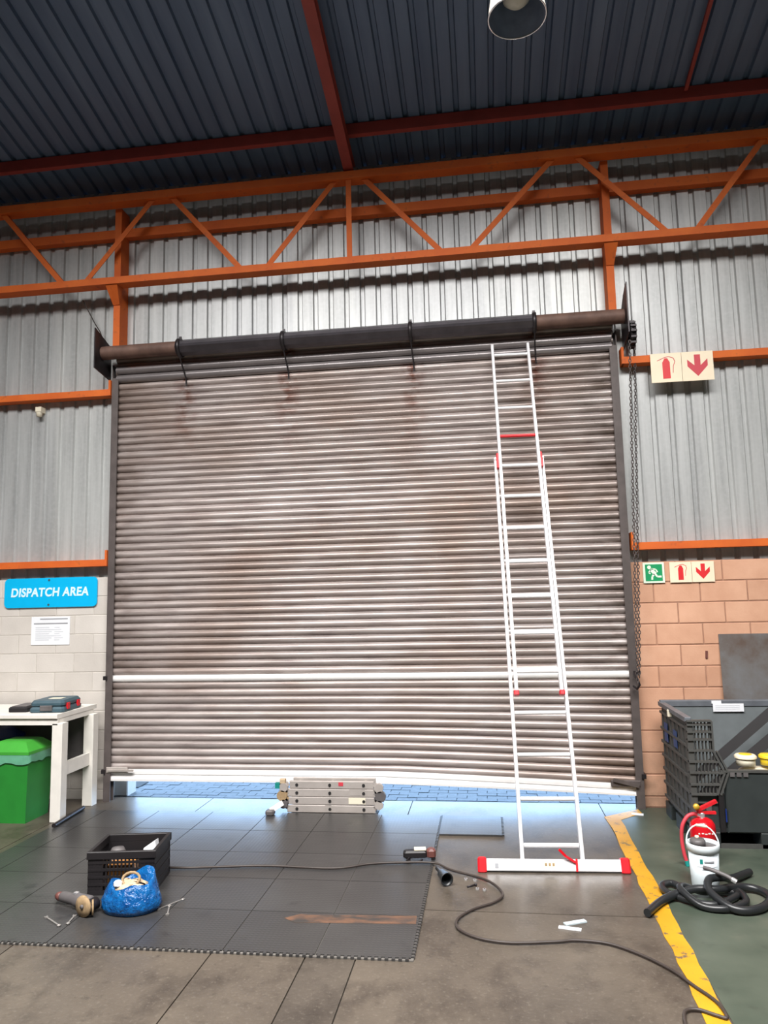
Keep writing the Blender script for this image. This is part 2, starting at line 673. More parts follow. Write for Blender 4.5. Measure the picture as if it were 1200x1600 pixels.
# ---- floor: slabs with open joints, painted zone and line as parts
floor = setting('floor', 'worn concrete slab floor with a yellow line and a green painted zone')
MB().box(-11, 11, -16, 0.13, -0.2, -0.012).build('floor_joint', 'joint', floor)
xs = [-11, -2.72, -1.5, -0.272, 0.28, 0.568, 2.36, 4.6, 11]
ys = [-16, -9, -5.2, -2.452, 0.12]
for i in range(len(xs) - 1):
    for j in range(len(ys) - 1):
        g = 0.004
        MB().box(xs[i] + g, xs[i + 1] - g, ys[j] + g, ys[j + 1] - g, -0.06, 0.0).build('floor_slab', 'concrete', floor)
MB().slab([(2.42, -8.0), (2.43, -2.4), (2.47, -0.9), (2.47, -0.36), (2.76, -0.02), (11, -0.02), (11, -8.0)], 0.0, 0.0025).build(
    'painted_zone', 'green_paint', floor, label='worn green floor paint')
left, right = [], []
yy = -8.0
while yy < -0.62:
    j = random.uniform(-0.008, 0.008)
    left.append((2.31 + (yy + 3.6) * 0.018 + random.uniform(-0.009, 0.009), yy))
    right.append((2.415 + (yy + 3.6) * 0.022 + random.uniform(-0.009, 0.009), yy))
    yy += 0.16
left += [(2.345, -0.34)]
right += [(2.48, -0.62), (2.475, -0.42)]
MB().slab(left + list(reversed(right)), 0.0, 0.0045).build('yellow_line', 'yellow_paint', floor, label='chipped yellow floor line')
MB().slab([(2.347, -0.335), (2.475, -0.425), (2.70, -0.20), (2.69, -0.08)], 0.0, 0.0045).build('yellow_line', 'yellow_paint', floor, label='end of the yellow line turning to the door jamb')

# ---- outside: pavers just beyond the threshold, open ground farther out
pav = setting('pavement', 'clay paving outside the roller shutter')
MB().box(-12, 12, 0.13, 2.4, -0.2, -0.008).build('pavement_bed', 'paver_gap', pav)
pm = MB().box(-0.097, 0.097, -0.048, 0.048, -0.05, 0.0).mesh('paver', 'paver')
for r in range(8):
    y = 0.19 + r * 0.1
    x = -2.7 + (0.1 if r % 2 else 0.0)
    while x < 2.95:
        place('paver', pm, pav, (x, y, random.uniform(-0.003, 0.002)))
        x += 0.2
g = MB().box(-2.76, -2.50, 0.50, 0.74, -0.04, 0.008).build('drain_grate', 'hole', pav, label='dark drain grate')
out = setting('ground', 'pale open ground outside')
MB().box(-40, 40, 2.4, 60, -0.2, -0.006).build('ground_surface', 'asphalt', out)

# ---- dwarf block walls each side of the door


def block_wall(name, label, xa, xb, vis, start, mats, gap, proud, edge_right):
    w = setting(name, label)
    MB().box(xa, xb, proud, 0.14, 0.0, 2.30).build('mortar', mats[1], w)
    L, H = 0.43, 0.2
    rows = 12
    meshes = {}
    for r in range(rows):
        z1 = 2.30 - r * H
        z0 = max(z1 - H, 0.0)
        if z1 - z0 < 0.03:
            continue
        off = start + (0.0 if r % 2 == 0 else L / 2)
        k = math.floor((vis[0] - off) / L)
        while off + k * L < vis[1]:
            a, b = max(off + k * L, vis[0]), min(off + (k + 1) * L, vis[1])
            if b - a > 0.03:
                key = (round(b - a, 3), round(z1 - z0, 3))
                if key not in meshes:
                    hw = (b - a) / 2 - gap / 2
                    hh = (z1 - z0) / 2 - gap / 2
                    meshes[key] = MB().box(-hw, hw, 0.0, 0.13, -hh, hh, 0.004).mesh('block', mats[0])
                place('block', meshes[key], w, ((a + b) / 2, random.uniform(0, proud * 0.3), (z0 + z1) / 2))
            k += 1
    return w


block_wall('wall_left', 'white painted block wall left of the shutter, behind the workbench', -11, XL, (-5.2, XL), -3.23 + 0.215,
           ('white_block', 'white_mortar'), 0.005, 0.004, True)
block_wall('wall_right', 'bare tan block wall right of the shutter, behind the bulk container', XR, 11, (XR, 5.4), 3.19,
           ('tan_block', 'tan_mortar'), 0.011, 0.007, False)

MB().box(XL - 0.02, XL + 0.145, 0.15, 0.34, 0.0, 0.9, 0.01).build('jamb_block', 'white_block', bpy.data.objects['wall_left'])

# ---- ribbed cladding above, sheet by sheet
clad = setting('wall_far', 'galvanised ribbed sheet cladding around and above the shutter')
SW = PITCH * 4


def clad_sheet(xa, xb, z0, z1):
    prof = ribbed_profile(xa, xb, 0.035, 0.024)
    b = MB()
    b.strip([[(x, 0.03 + d, z0) for x, d in prof], [(x, 0.03 + d, z1) for x, d in prof]], smooth=False)
    b.build('cladding_sheet', 'cladding', clad)


k = -16
while k * SW < 11:
    xa, xb = k * SW + 0.035 + 0.06, (k + 1) * SW + 0.035 + 0.06
    for lo, hi, z0 in ((-11, XL, 2.29), (XL, XR, 4.38), (XR, 11, 2.29)):
        a, b = max(xa, lo), min(xb, hi)
        if b - a > 0.02:
            clad_sheet(a, b, z0, 6.715)
    k += 1

# ---- roof sheets, purlins, rafter
ceil = setting('ceiling', 'dark blue grey ribbed roof sheeting sloping up from the shutter wall')


def roof_sheet(xa, xb):
    prof = ribbed_profile(xa, xb, 0.09, 0.036)
    MB().strip([[(x, y, roof_z(y) + d) for x, d in prof] for y in (0.12, -16.0)], smooth=False).build('roof_sheet', 'roof', ceil)


k = -16
while k * SW < 11:
    roof_sheet(k * SW, (k + 1) * SW)
    k += 1


def c_section(b, x0, x1, y, z, h, d, back=True):
    """lipped channel along x: web at y (front), flanges going back"""
    t = 0.004
    b.box(x0, x1, y, y + t, z, z + h)
    b.box(x0, x1, y + t, y + d, z, z + t)
    b.box(x0, x1, y + t, y + d, z + h - t, z + h)
    b.box(x0, x1, y + d - t, y + d, z + t, z + 0.016)
    return b


zz = roof_z(-0.52) - 0.125
beam = c_section(MB(), -10.9, 10.9, -0.55, zz, 0.12, 0.06).build('roof_beam', 'red_oxide')
tag(beam, 'red oxide roof purlin running the whole width just above the lattice girder', kind='structure')

raft = setting('rafter_beam', 'red oxide rafter running up the roof slope from the middle of the girder')
d = 0.13
b = MB()
for (x0, x1, h0, h1) in ((0.05, 0.155, 0, 0.01), (0.097, 0.108, 0.01, 0.14), (0.05, 0.155, 0.14, 0.15)):
    ya, yb = -0.14, -12.0
    za, zb = roof_z(ya) - 0.28, roof_z(yb) - 0.28
    v = [(x0, ya, za + h0), (x1, ya, za + h0), (x1, yb, zb + h0), (x0, yb, zb + h0),
         (x0, ya, za + h1), (x1, ya, za + h1), (x1, yb, zb + h1), (x0, yb, zb + h1)]
    b.add(v, [(0, 3, 2, 1), (4, 5, 6, 7), (0, 1, 5, 4), (1, 2, 6, 5), (2, 3, 7, 6), (3, 0, 4, 7)])
b.build('flange_section', 'red_oxide', raft)

rod = MB().bar((3.45, -0.58, roof_z(-0.58) - 0.07), (3.45, -2.12, roof_z(-2.12) - 0.07), 0.032, 0.032, (0, 0, 1)).build('brace_beam', 'red_oxide')
tag(rod, 'thin red brace between the purlins at the upper right, under the roof', kind='structure')

MB().box(-11, 11, 0.075, 0.12, 6.55, 6.95).build('eave_light_seal', 'dark_steel', ceil)  # unseen filler, added to stop sky light leaking between wall and roof
MB().box(-11, 11, -0.05, 0.12, 6.80, 6.95).build('eave_light_seal', 'dark_steel', ceil)  # second unseen filler above, added against the same leak

# ---- lattice girder along the wall
gird = setting('lattice_beam', 'orange lattice girder of top and bottom chords with zigzag diagonals')
YF, YB = -0.30, -0.16
c_section(MB(), -10.9, 10.9, YF, 5.455, 0.075, 0.14).build('bottom_chord', 'orange', gird)
c_section(MB(), -10.9, 10.9, YF, 6.39, 0.085, 0.14).build('top_chord', 'orange', gird)
zb, zt = 5.51, 6.41
diag = [(-3.865, -3.108, 1), (-2.846, -2.065, -1), (-1.867, -1.074, 1), (-0.794, -0.041, -1), (0.246, 1.056, 1), (1.348, 2.215, -1),
        (2.436, 3.277, 1), (3.546, 4.247, -1), (-4.9, -4.08, -1), (4.45, 5.25, 1)]
for xa, xb, s in diag:
    p, q = ((xa, YF + 0.04, zt), (xb, YF + 0.04, zb)) if s > 0 else ((xa, YF + 0.04, zb), (xb, YF + 0.04, zt))
    a = MB()
    a.bar(p, q, 0.055, 0.006)
    d2 = (Vector(q) - Vector(p)).normalized()
    n2 = Vector((-d2.z, 0, d2.x)) * 0.0265
    if n2.z < 0:
        n2 = -n2
    a.bar(Vector(p) + n2 + Vector((0, 0.024, 0)), Vector(q) + n2 + Vector((0, 0.024, 0)), 0.006, 0.05)
    a.build('diagonal', 'orange', gird)
a = MB()
a.box(0.072, 0.128, YF + 0.02, YF + 0.026, zb, zt)
a.box(0.072, 0.078, YF + 0.026, YF + 0.076, zb, zt)
a.build('post', 'orange', gird)

# ---- columns, girts
for x0, lab in ((-2.565, 'orange channel column above the left end of the shutter'), (2.69, 'orange channel column above the right end of the shutter')):
    col = setting('steel_column', lab, (x0 + 0.04, -0.08, 0))
    b = MB()
    b.box(x0, x0 + 0.075, -0.155, -0.147, 4.74, 6.39)
    b.box(x0, x0 + 0.006, -0.147, 0.028, 4.74, 6.39)
    b.box(x0 + 0.069, x0 + 0.075, -0.147, 0.028, 4.74, 6.39)
    b.build('column_section', 'orange', col)
    s = -1
    br = MB()
    br.add([(x0 - 0.03, -0.285, 5.452), (x0 + 0.105, -0.285, 5.452), (x0 + 0.105, -0.157, 5.452), (x0 - 0.03, -0.157, 5.452),
            (x0 + 0.0, -0.165, 5.27), (x0 + 0.075, -0.165, 5.27), (x0 + 0.075, -0.157, 5.27), (x0 + 0.0, -0.157, 5.27)],
           [(0, 1, 2, 3), (4, 7, 6, 5), (0, 4, 5, 1), (1, 5, 6, 2), (2, 6, 7, 3), (3, 7, 4, 0)])
    br.build('bracket', 'orange', col)

beam = c_section(MB(), -10.9, 10.9, -0.06, 6.10, 0.10, 0.088).build('eave_beam', 'orange')
tag(beam, 'red oxide eave beam on the cladding behind the lattice girder', kind='structure')
for x0, x1, z, side in ((-10.9, XL - 0.02, 4.275, 'upper left'), (XR + 0.045, 10.9, 4.265, 'upper right'), (-10.9, XL - 0.02, 2.415, 'lower left'), (XR + 0.03, 10.9, 2.415, 'lower right')):
    root = setting('girt_beam', {'upper left': 'orange girt across the cladding left of the shutter, the upper of two',
                                 'upper right': 'orange girt behind the large fire sign right of the shutter',
                                 'lower left': 'orange girt just above the cyan sign and white blocks',
                                 'lower right': 'orange girt just above the tan block wall and exit sign'}[side])
    c_section(MB(), x0, x1, -0.10, z, 0.07, 0.128).build('channel_section', 'orange', root)
    xe = x1 if 'left' in side else x0
    MB().box(xe - 0.012, xe + 0.012, -0.104, 0.02, z, z + 0.17).build('cleat', 'orange', root)

# ---- the unseen rest of the hall
for nm, dims in (('wall_rear', (-11, 11, -16.1, -16.0, 0, 10.5)), ('wall_west', (-11.1, -11.0, -16, 0.14, 0, 10.5)), ('wall_east', (11.0, 11.1, -16, 0.14, 0, 10.5))):
    o = MB().box(*dims).build(nm, 'hall')
    tag(o, 'plain sheeted hall wall, ' + nm.split('_')[1] + ' side', kind='structure')

# ================================================================== ROLLER SHUTTER
door = setting('door_1', 'dirty galvanised roller shutter, nearly closed, with rusty roll and chain drive')
SP = 0.0770
SX0, SX1 = XL + 0.025, XR - 0.03
YD = -0.035


def sag(x):
    return 0.0 if x < 0.3 else -0.088 * ((x - 0.3) / 2.43) ** 1.2


PROF = [(0.012, 0.0), (0.002, 0.004), (-0.010, 0.014), (-0.0165, 0.028), (-0.0165, 0.042), (-0.009, 0.056), (0.003, 0.066), (0.010, 0.070), (0.012, 0.077)]
ROLLC, ROLLR = (-0.20, 4.715), 0.079


def slat_mesh(shift=None):
    stations = [SX0, SX1] if shift is None else [SX0 + (SX1 - SX0) * i / 7 for i in range(8)]
    rows = []
    for yy, zz in PROF:
        rows.append([(x, yy, zz * (1 if shift is None else 1.12) + (0 if shift is None else shift * sag(x))) for x in stations])
    return MB().strip(rows).mesh('slat', 'slat')


plain_slat = slat_mesh()
Z_SEAM = 1.205
n_up = int((4.80 - Z_SEAM - SP) / SP)
for i in range(n_up):
    place('slat', plain_slat, door, (0, YD, Z_SEAM + 0.062 + i * SP))
# the clean joint slat
rows = []
for yy, zz in ((0.012, -0.012), (-0.010, -0.004), (-0.020, 0.008), (-0.026, 0.030), (-0.018, 0.050), (0.0, 0.060), (0.012, 0.064)):
    rows.append([(x, yy, zz) for x in (SX0, SX1)])
o = MB().strip(rows).build('joint_slat', 'bright_metal', door, label='clean bright slat joining the two curtain lengths')
o.location = (0, YD, Z_SEAM)
n_dn = 12
LOW = 0.30
for i in range(n_dn):
    z = Z_SEAM - 0.01 - (i + 1) * (Z_SEAM - 0.01 - LOW) / n_dn
    m = slat_mesh((i + 1) / n_dn)
    place('slat', m, door, (0, YD, z))
# bottom rail, sagging at its right end
rb = MB()
st = [SX0, -1.2, -0.2, 0.3, 0.8, 1.3, 1.8, 2.3, SX1]
sec = [(0.012, 0.125), (-0.012, 0.118), (-0.018, 0.095), (-0.022, 0.068), (-0.012, 0.058), (-0.020, 0.048), (-0.030, 0.02), (-0.030, 0.0), (0.03, 0.0), (0.03, 0.02)]
rows = [[(x, YD + yy, 0.205 + zz * (1 if x < 0.3 else 1 - 0.18 * (x - 0.3) / 2.4) + sag(x)) for x in st] for yy, zz in sec]
rb.strip(rows, smooth=False).build('bottom_rail', 'bright_metal', door, label='bright bottom rail')
# slide bolts on the bottom rail
b = MB()
b.box(SX0 + 0.0, SX0 + 0.23, YD - 0.052, YD - 0.03, 0.285, 0.345, 0.006)
b.box(SX0 + 0.02, SX0 + 0.30, YD - 0.066, YD - 0.05, 0.306, 0.324)
b.build('slide_bolt', 'dull_aluminium', door, label='bolt at the left end of the bottom rail')
b = MB()
b.box(SX1 - 0.27, SX1 + 0.0, YD - 0.05, YD - 0.032, 0.205, 0.262, 0.006)
b.bar((SX1 - 0.25, YD - 0.06, 0.27), (SX1 - 0.02, YD - 0.06, 0.215), 0.03, 0.02)
b.build('slide_bolt', 'guide', door, label='greasy bolt at the right end of the bottom rail')
# guides
for x0, x1, s in ((XL - 0.005, XL + 0.07, 1), (XR - 0.075, XR + 0.0, -1)):
    gb = MB()
    gb.box(x0, x1, YD - 0.045, YD - 0.037, 0, 4.47)
    xw = x0 if s > 0 else x1 - 0.008
    gb.box(xw, xw + 0.008, YD - 0.037, 0.06, 0, 4.62)
    gb.box(x0, x1, YD + 0.03, YD + 0.036, 0, 4.62)
    gb.build('guide_rail', 'guide', door)
    for z in (0.30, 1.245):
        xx = x0 - 0.02 if s > 0 else x1 - 0.02
        MB().box(xx, xx + 0.04, YD - 0.06, -0.001, z - 0.02, z + 0.02).build('cleat', 'dark_steel', door)
# end plates
for x, lab in ((XL - 0.06, 'left end plate'), (XR + 0.07, 'right end plate')):
    e = MB()
    v = []
    out_l = [(-0.36, 4.51), (-0.01, 4.46), (-0.01, 4.84), (-0.36, 4.95)] if x < 0 else [(-0.36, 4.50), (-0.02, 4.42), (-0.02, 4.80), (-0.2, 4.93), (-0.36, 5.0)]
    n = len(out_l)
    v = [(x - 0.006, yy, zz) for yy, zz in out_l] + [(x + 0.006, yy, zz) for yy, zz in out_l]
    f = [tuple(range(n)), tuple(range(2 * n - 1, n - 1, -1))] + [((i + 1) % n, i, n + i, n + (i + 1) % n) for i in range(n)]
    e.add(v, f)
    e.build('end_plate', 'dark_steel', door, label=lab)
# roll: pipe, the dark wound slats between the straps, the straps
MB().tube([(XL - 0.05, ROLLC[0], ROLLC[1]), (XL + 0.4, ROLLC[0], ROLLC[1] + 0.002), (XR + 0.06, ROLLC[0], ROLLC[1])], 0.072, 16).build('barrel', 'rust', door, label='rusty steel barrel of the roll')
w = MB()
rows = []
for k in range(15):
    a = -0.65 * PI + 1.72 * PI * k / 14
    rr = ROLLR + (0.008 if k % 2 else 0.0)
    rows.append([(x, ROLLC[0] - rr * math.cos(a), ROLLC[1] + rr * math.sin(a)) for x in (-1.80, 1.97)])
w.strip(rows, smooth=False).build('wound_curtain', 'roll', door, label='dark top slats wound round the barrel')
for z0, y0 in ((4.425, -0.030), (4.515, -0.042)):
    lead = [[(x, YD + y0 + yy * 1.3, z0 + zz * 1.18) for x in (SX0 + 0.02, SX1 - 0.02)] for yy, zz in PROF]
    MB().strip(lead).build('top_slat', 'top_slat', door, label='darker grey top slat below the roll')  # broad slats in a darker grey than the curtain
for x in (-1.77, -0.63, 0.707, 1.95):
    s = MB()
    s.lathe([(0.086, -0.018), (0.102, -0.018), (0.102, 0.018), (0.086, 0.018)], 20, (x, ROLLC[0], ROLLC[1]), 'x')
    s.box(x - 0.014, x + 0.014, ROLLC[0] - 0.006, ROLLC[0] + 0.006, ROLLC[1] + 0.10, ROLLC[1] + 0.125)
    s.build('strap', 'dark_steel', door)
    MB().tube([(x, -0.225, 4.62), (x + 0.004, -0.12, 4.50), (x + 0.01, -0.064, 4.42), (x + 0.012, -0.062, 4.34)], 0.008, 6).build('strap_tail', 'dark_steel', door)
# chain drive at the right end
MB().box(XR + 0.078, XR + 0.102, -0.24, -0.10, 4.60, 4.88, 0.006).build('gear_housing', 'dark_steel', door)
wh = MB()
wh.lathe([(0.02, -0.025), (0.125, -0.025), (0.105, 0.0), (0.125, 0.025), (0.02, 0.025)], 22, (XR + 0.128, -0.17, 4.53), 'x')
for k in range(14):
    a = 2 * PI * k / 14
    c = Vector((XR + 0.128, -0.17 + 0.128 * math.cos(a), 4.53 + 0.128 * math.sin(a)))
    wh.box(c.x - 0.028, c.x + 0.028, c.y - 0.009, c.y + 0.009, c.z - 0.009, c.z + 0.009)
wh.build('chain_wheel', 'dark_steel', door)


def link_ring(b, c, axis, r=0.015, l=0.032, t=0.0042):
    """one oval chain link round c; axis 0: in the x, z plane, 1: in the y, z plane"""
    pts = []
    for k in range(8):
        a = 2 * PI * k / 8
        u, w_ = math.cos(a) * r * 0.75, math.sin(a) * l * 0.62
        pts.append((c[0] + u, c[1], c[2] + w_) if axis == 0 else (c[0], c[1] + u, c[2] + w_))
    b.tube(pts, t, 4, closed=True)


for s, dy, dx in ((0, -0.285, 0.0), (1, -0.08, 0.012)):
    ch = MB()
    z = 4.42
    n = 0
    while z > 1.16 + 0.06 * s:
        f = (4.42 - z) / 3.3
        link_ring(ch, (((2.842 - 0.118 * f) if s == 0 else (2.928 - 0.165 * f)) + random.uniform(-0.003, 0.003), dy + (0.05 if s == 0 else -0.06) * f, z), n % 2)
        z -= 0.031
        n += 1
    ch.build('hand_chain', 'guide', door, kind='stuff')
hook = MB()
hook.tube([(XR - 0.03, -0.085, 1.26), (XR - 0.035, -0.13, 1.23), (XR - 0.02, -0.19, 1.20), (XR - 0.01, -0.21, 1.15), (XR - 0.03, -0.18, 1.11), (XR - 0.05, -0.12, 1.13)], 0.011, 6)
hook.build('chain_hook', 'dark_steel', door)

# thin wire dropping to the left end plate
wire = MB().tube(smooth_path([(-2.98, -0.06, 5.40), (-2.84, -0.07, 5.14), (-2.72, -0.12, 4.96), (-2.70, -0.16, 4.82)], 4), 0.006, 6).build('hanging_wire', 'cable')
tag(wire, 'thin grey wire hanging down to the left end plate of the shutter', 'wire')

# ================================================================== LADDER
B0, T0 = Vector((1.775, -1.716, 0.0)), Vector((1.701, -0.075, 4.499))
lz = (T0 - B0).normalized()
lx = Vector((1, 0.045, 0))
lx = (lx - lz * lx.dot(lz)).normalized()
ly = lz.cross(lx)
lad = bpy.data.objects.new('extension_ladder', None)
COL.objects.link(lad)
lad.matrix_world = Matrix(((lx.x, ly.x, lz.x, B0.x), (lx.y, ly.y, lz.y, B0.y), (lx.z, ly.z, lz.z, B0.z), (0, 0, 0, 1)))
tag(lad, 'bright aluminium extension ladder with red feet leaning on the shutter', 'ladder')


def lrail(x, y, s0, s1):
    MB().box(x - 0.0135, x + 0.0135, y - 0.026, y + 0.026, s0, s1, 0.004).build('rail', 'aluminium', lad, world=False)


FY = -0.062
for sx in (-1, 1):
    lrail(sx * 0.217, 0.0, 0.045, 3.485)
    lrail(sx * 0.178, FY, 1.285, 4.795)
RS = 0.3215
rung_lo = MB().tube([(-0.2, 0, 0), (0.2, 0, 0)], 0.0165, 10).mesh('rung', 'aluminium')
rung_hi = MB().tube([(-0.166, 0, 0), (0.166, 0, 0)], 0.0155, 10).mesh('rung', 'aluminium')
red_rung = MB().tube([(-0.166, 0, 0), (0.166, 0, 0)], 0.0155, 10).mesh('rung', 'red')
for i in range(11):
    place('rung', rung_lo, lad, (0, 0, 0.174 + RS * i + (0.03 if i > 3 else 0)))
    rr = 1.456 + RS * i
    place('rung', red_rung if i == 7 else rung_hi, lad, (0, FY, rr), label='red rung' if i == 7 else None)
MB().box(-0.51, 0.51, -0.035, 0.035, 0.0, 0.082, 0.005).build('stabiliser_bar', 'aluminium', lad, world=False)
for sx in (-1, 1):
    x0, x1 = (0.48, 0.545) if sx > 0 else (-0.545, -0.48)
    MB().rbox(x0, x1, -0.048, 0.048, -0.012, 0.094, 0.012).build('foot_cap', 'red', lad, label='red rubber foot cap', world=False)
    MB().rbox(sx * 0.180 - 0.021, sx * 0.180 + 0.021, FY - 0.03, FY + 0.03, 1.262, 1.300, 0.006).build('end_cap', 'red', lad, label='red rail end', world=False)
    MB().rbox(sx * 0.214 - 0.019, sx * 0.214 + 0.019, -0.034, 0.03, 3.47, 3.50, 0.006).build('end_cap', 'aluminium', lad, world=False)
    MB().rbox(sx * 0.2 - 0.012, sx * 0.2 + 0.012, -0.075, -0.03, 3.36, 3.52, 0.006).build('guide_clip', 'red', lad, label='red guide clip', world=False)
strap_ = MB().bar((0.16, -0.045, 0.06), (0.09, -0.06, 0.10), 0.016, 0.008).bar((0.165, -0.042, 0.0), (0.168, -0.042, 0.085), 0.014, 0.006).build('strap', 'red', lad, label='red strap', world=False)
MB().bar((0.09, -0.06, 0.10), (0.045, -0.07, 0.145), 0.018, 0.01).build('strap_tail', 'extinguisher_red', strap_, world=False)
stick = MB().box(-0.07, 0.02, -0.0365, -0.035, 0.028, 0.062).build('rating_sticker', 'photolum', lad, label='small pale sticker', world=False)
for k in range(3):
    MB().box(-0.06 + k * 0.027, -0.045 + k * 0.027, -0.038, -0.0366, 0.036, 0.055).build('sticker_mark', 'abrasive', stick, world=False)
MB().box(-0.42, -0.395, -0.0375, -0.035, 0.02, 0.05).build('stamp_mark', 'ink', lad, world=False)

# folded multi position ladder lying on edge at the threshold
fold = thing('folding_ladder', 'folded four section aluminium ladder lying on its side under the shutter', 'ladder', (-0.16, -0.36, 0))
for k in range(4):
    z0 = 0.006 + k * 0.073
    inset = (0.0, 0.012, 0.0, 0.025)[k]
    x0, x1 = -0.585 + inset, 0.265 - inset * 0.6
    for yy in (-0.36, -0.225):
        MB().box(x0, x1, yy, yy + 0.028, z0, z0 + 0.068, 0.004).build('rail', 'dull_aluminium', fold)
    for x in (-0.49, -0.17, 0.155):
        MB().tube([(x, -0.345, z0 + 0.034), (x, -0.20, z0 + 0.034)], 0.013, 8).build('rung', 'dull_aluminium', fold)
        MB().tube([(x, -0.366, z0 + 0.034), (x, -0.358, z0 + 0.034)], 0.0145, 10).build('rung_end', 'hole', fold, label='dark open rung end')
for sx, x, mats in ((-1, -0.585, ('abrasive', 'teal', 'dull_aluminium')), (1, 0.265, ('dull_aluminium', 'dark_steel', 'dull_aluminium'))):
    for k, z in enumerate((0.082, 0.158, 0.234)):
        h = MB()
        xo = x + sx * (0.05 if k == 1 else 0.035)
        h.tube([(xo, -0.372, z), (xo, -0.33, z)], 0.05 if k == 1 else 0.042, 12)
        h.bar((x - sx * 0.01, -0.35, z - 0.035), (xo, -0.35, z), 0.04, 0.02)
        h.bar((x - sx * 0.01, -0.35, z + 0.035), (xo, -0.35, z), 0.04, 0.02)
        h.build('hinge', ('tool_grey', 'abrasive', 'dull_aluminium')[k] if sx < 0 else ('dull_aluminium', 'tool_grey', 'dull_aluminium')[k], fold)
MB().box(-0.70, -0.655, -0.375, -0.33, 0.225, 0.275).build('release_knob', 'teal', fold, label='teal release knob')
MB().box(-0.655, -0.60, -0.37, -0.33, 0.268, 0.31, 0.005).build('rail_foot', 'wood', fold, label='tan rubber foot')
MB().box(0.02, 0.165, -0.3625, -0.36, 0.165, 0.225).build('data_sticker', 'dull_aluminium', fold, label='pale data sticker')
MB().box(0.01, 0.17, -0.3625, -0.36, 0.09, 0.147).build('data_sticker', 'cream', fold, label='pale data sticker')
MB().box(-0.085, -0.04, -0.363, -0.36, 0.252, 0.285).build('warning_sticker', 'sign_red_faded', fold, label='small red sticker')
MB().box(-0.215, -0.155, -0.3635, -0.36, 0.012, 0.075).build('lock_plate', 'dull_aluminium', fold)
# white stabiliser foot beside it
ft = thing('loose_ladder_foot', 'small white tipped aluminium foot left of the folded ladder', 'ladder part', (-0.71, -0.47, 0))
MB().bar((-0.61, -0.42, 0.11), (-0.72, -0.46, 0.045), 0.045, 0.045).build('strut', 'bright_metal', ft)
MB().rbox(-0.755, -0.675, -0.52, -0.44, 0.0155, 0.062, 0.012).build('rubber_foot', 'tool_grey', ft)

# ================================================================== RUBBER MAT
mat = thing('rubber_mat', 'dark grey interlocking rubber tile mat in front of the shutter', 'mat', (-0.8, -1.8, 0))
TS, TH = 0.545, 0.014


def toothed_edge(p, q, teeth, outward):
    """points from p to q with small interlocking teeth pushed along 'outward'"""
    p, q, o = Vector(p), Vector(q), Vector(outward)
    pts = []
    for k in range(teeth):
        for u, h in ((0.0, 0), (0.30, 0), (0.24, 1), (0.76, 1), (0.70, 0)):
            pts.append(p + (q - p) * ((k + u) / teeth) + o * (h * 0.020))
    return [(v.x, v.y) for v in pts]


def mat_tile(x0, x1, y0, y1, front=False, right=False, zt=TH):
    g = 0.003
    x0 += g
    x1 -= g
    y0 += g
    y1 -= g
    pts = []
    pts += toothed_edge((x0, y0), (x1, y0), 14, (0, -1)) if front else [(x0, y0)]
    pts += toothed_edge((x1, y0), (x1, y1), 14, (1, 0)) if right else [(x1, y0)]
    pts += [(x1, y1), (x0, y1)]
    b = MB().slab(pts, 0.001, zt)
    return b.build('mat_tile', 'rubber', mat)


x_right, y_front = 0.88, -3.13
MB().box(-2.625, 0.893, -3.144, -0.41, 0.0008, 0.007).build('mat_backing', 'rubber_gap', mat)
cols = [x_right - TS * k for k in range(0, 7)] + [-2.63]
for c in range(7):
    for r in range(5):
        mat_tile(cols[c + 1], cols[c], y_front + TS * r, y_front + TS * (r + 1), r == 0, c == 0)
mat_tile(x_right, x_right + TS, -0.95, -0.405, False, True)
# worn painted arrow lying on the tiles, pointing left
MB().slab([(0.03, -2.68), (0.12, -2.615), (0.17, -2.625), (0.50, -2.60), (0.86, -2.585), (0.865, -2.70), (0.50, -2.72), (0.17, -2.735), (0.12, -2.745)], TH, TH + 0.0012).build(
    'painted_arrow', 'arrow', mat, label='worn rusty orange arrow pointing left')
strip = MB().tube([(-2.575, -1.0, 0.036), (-2.625, -0.42, 0.036)], 0.02, 8).build('pipe_offcut', 'dark_steel')
tag(strip, 'short dark pipe along the left edge of the mat beside the bench leg', 'pipe')

# ================================================================== LEFT SIDE
bench = thing('workbench', 'white painted wooden workbench against the white block wall', 'table', (-3.4, -0.5, 0))
MB().box(-4.6, -2.685, -0.82, -0.10, 0.945, 0.985, 0.004).build('table_top', 'white', bench)
MB().box(-4.55, -2.69, -0.80, -0.765, 0.885, 0.944).build('apron', 'white', bench)
MB().box(-2.725, -2.69, -0.76, -0.15, 0.895, 0.944).build('apron', 'white', bench)
for x, y in ((-2.745, -0.80), (-2.745, -0.24), (-4.5, -0.80), (-4.5, -0.24)):
    MB().box(x, x + 0.105, y, y + 0.10, 0.0, 0.90 if y > -0.5 or x > -3 else 0.944, 0.004).build('leg', 'white', bench)
MB().box(-2.71, -2.672, -0.70, -0.24, 0.40, 0.52).build('side_rail', 'white', bench)
MB().box(-4.46, -4.42, -0.70, -0.24, 0.40, 0.52).build('side_rail', 'white', bench)
MB().box(-4.4, -2.75, -0.15, -0.12, 0.42, 0.9).build('back_board', 'tool_grey', bench)

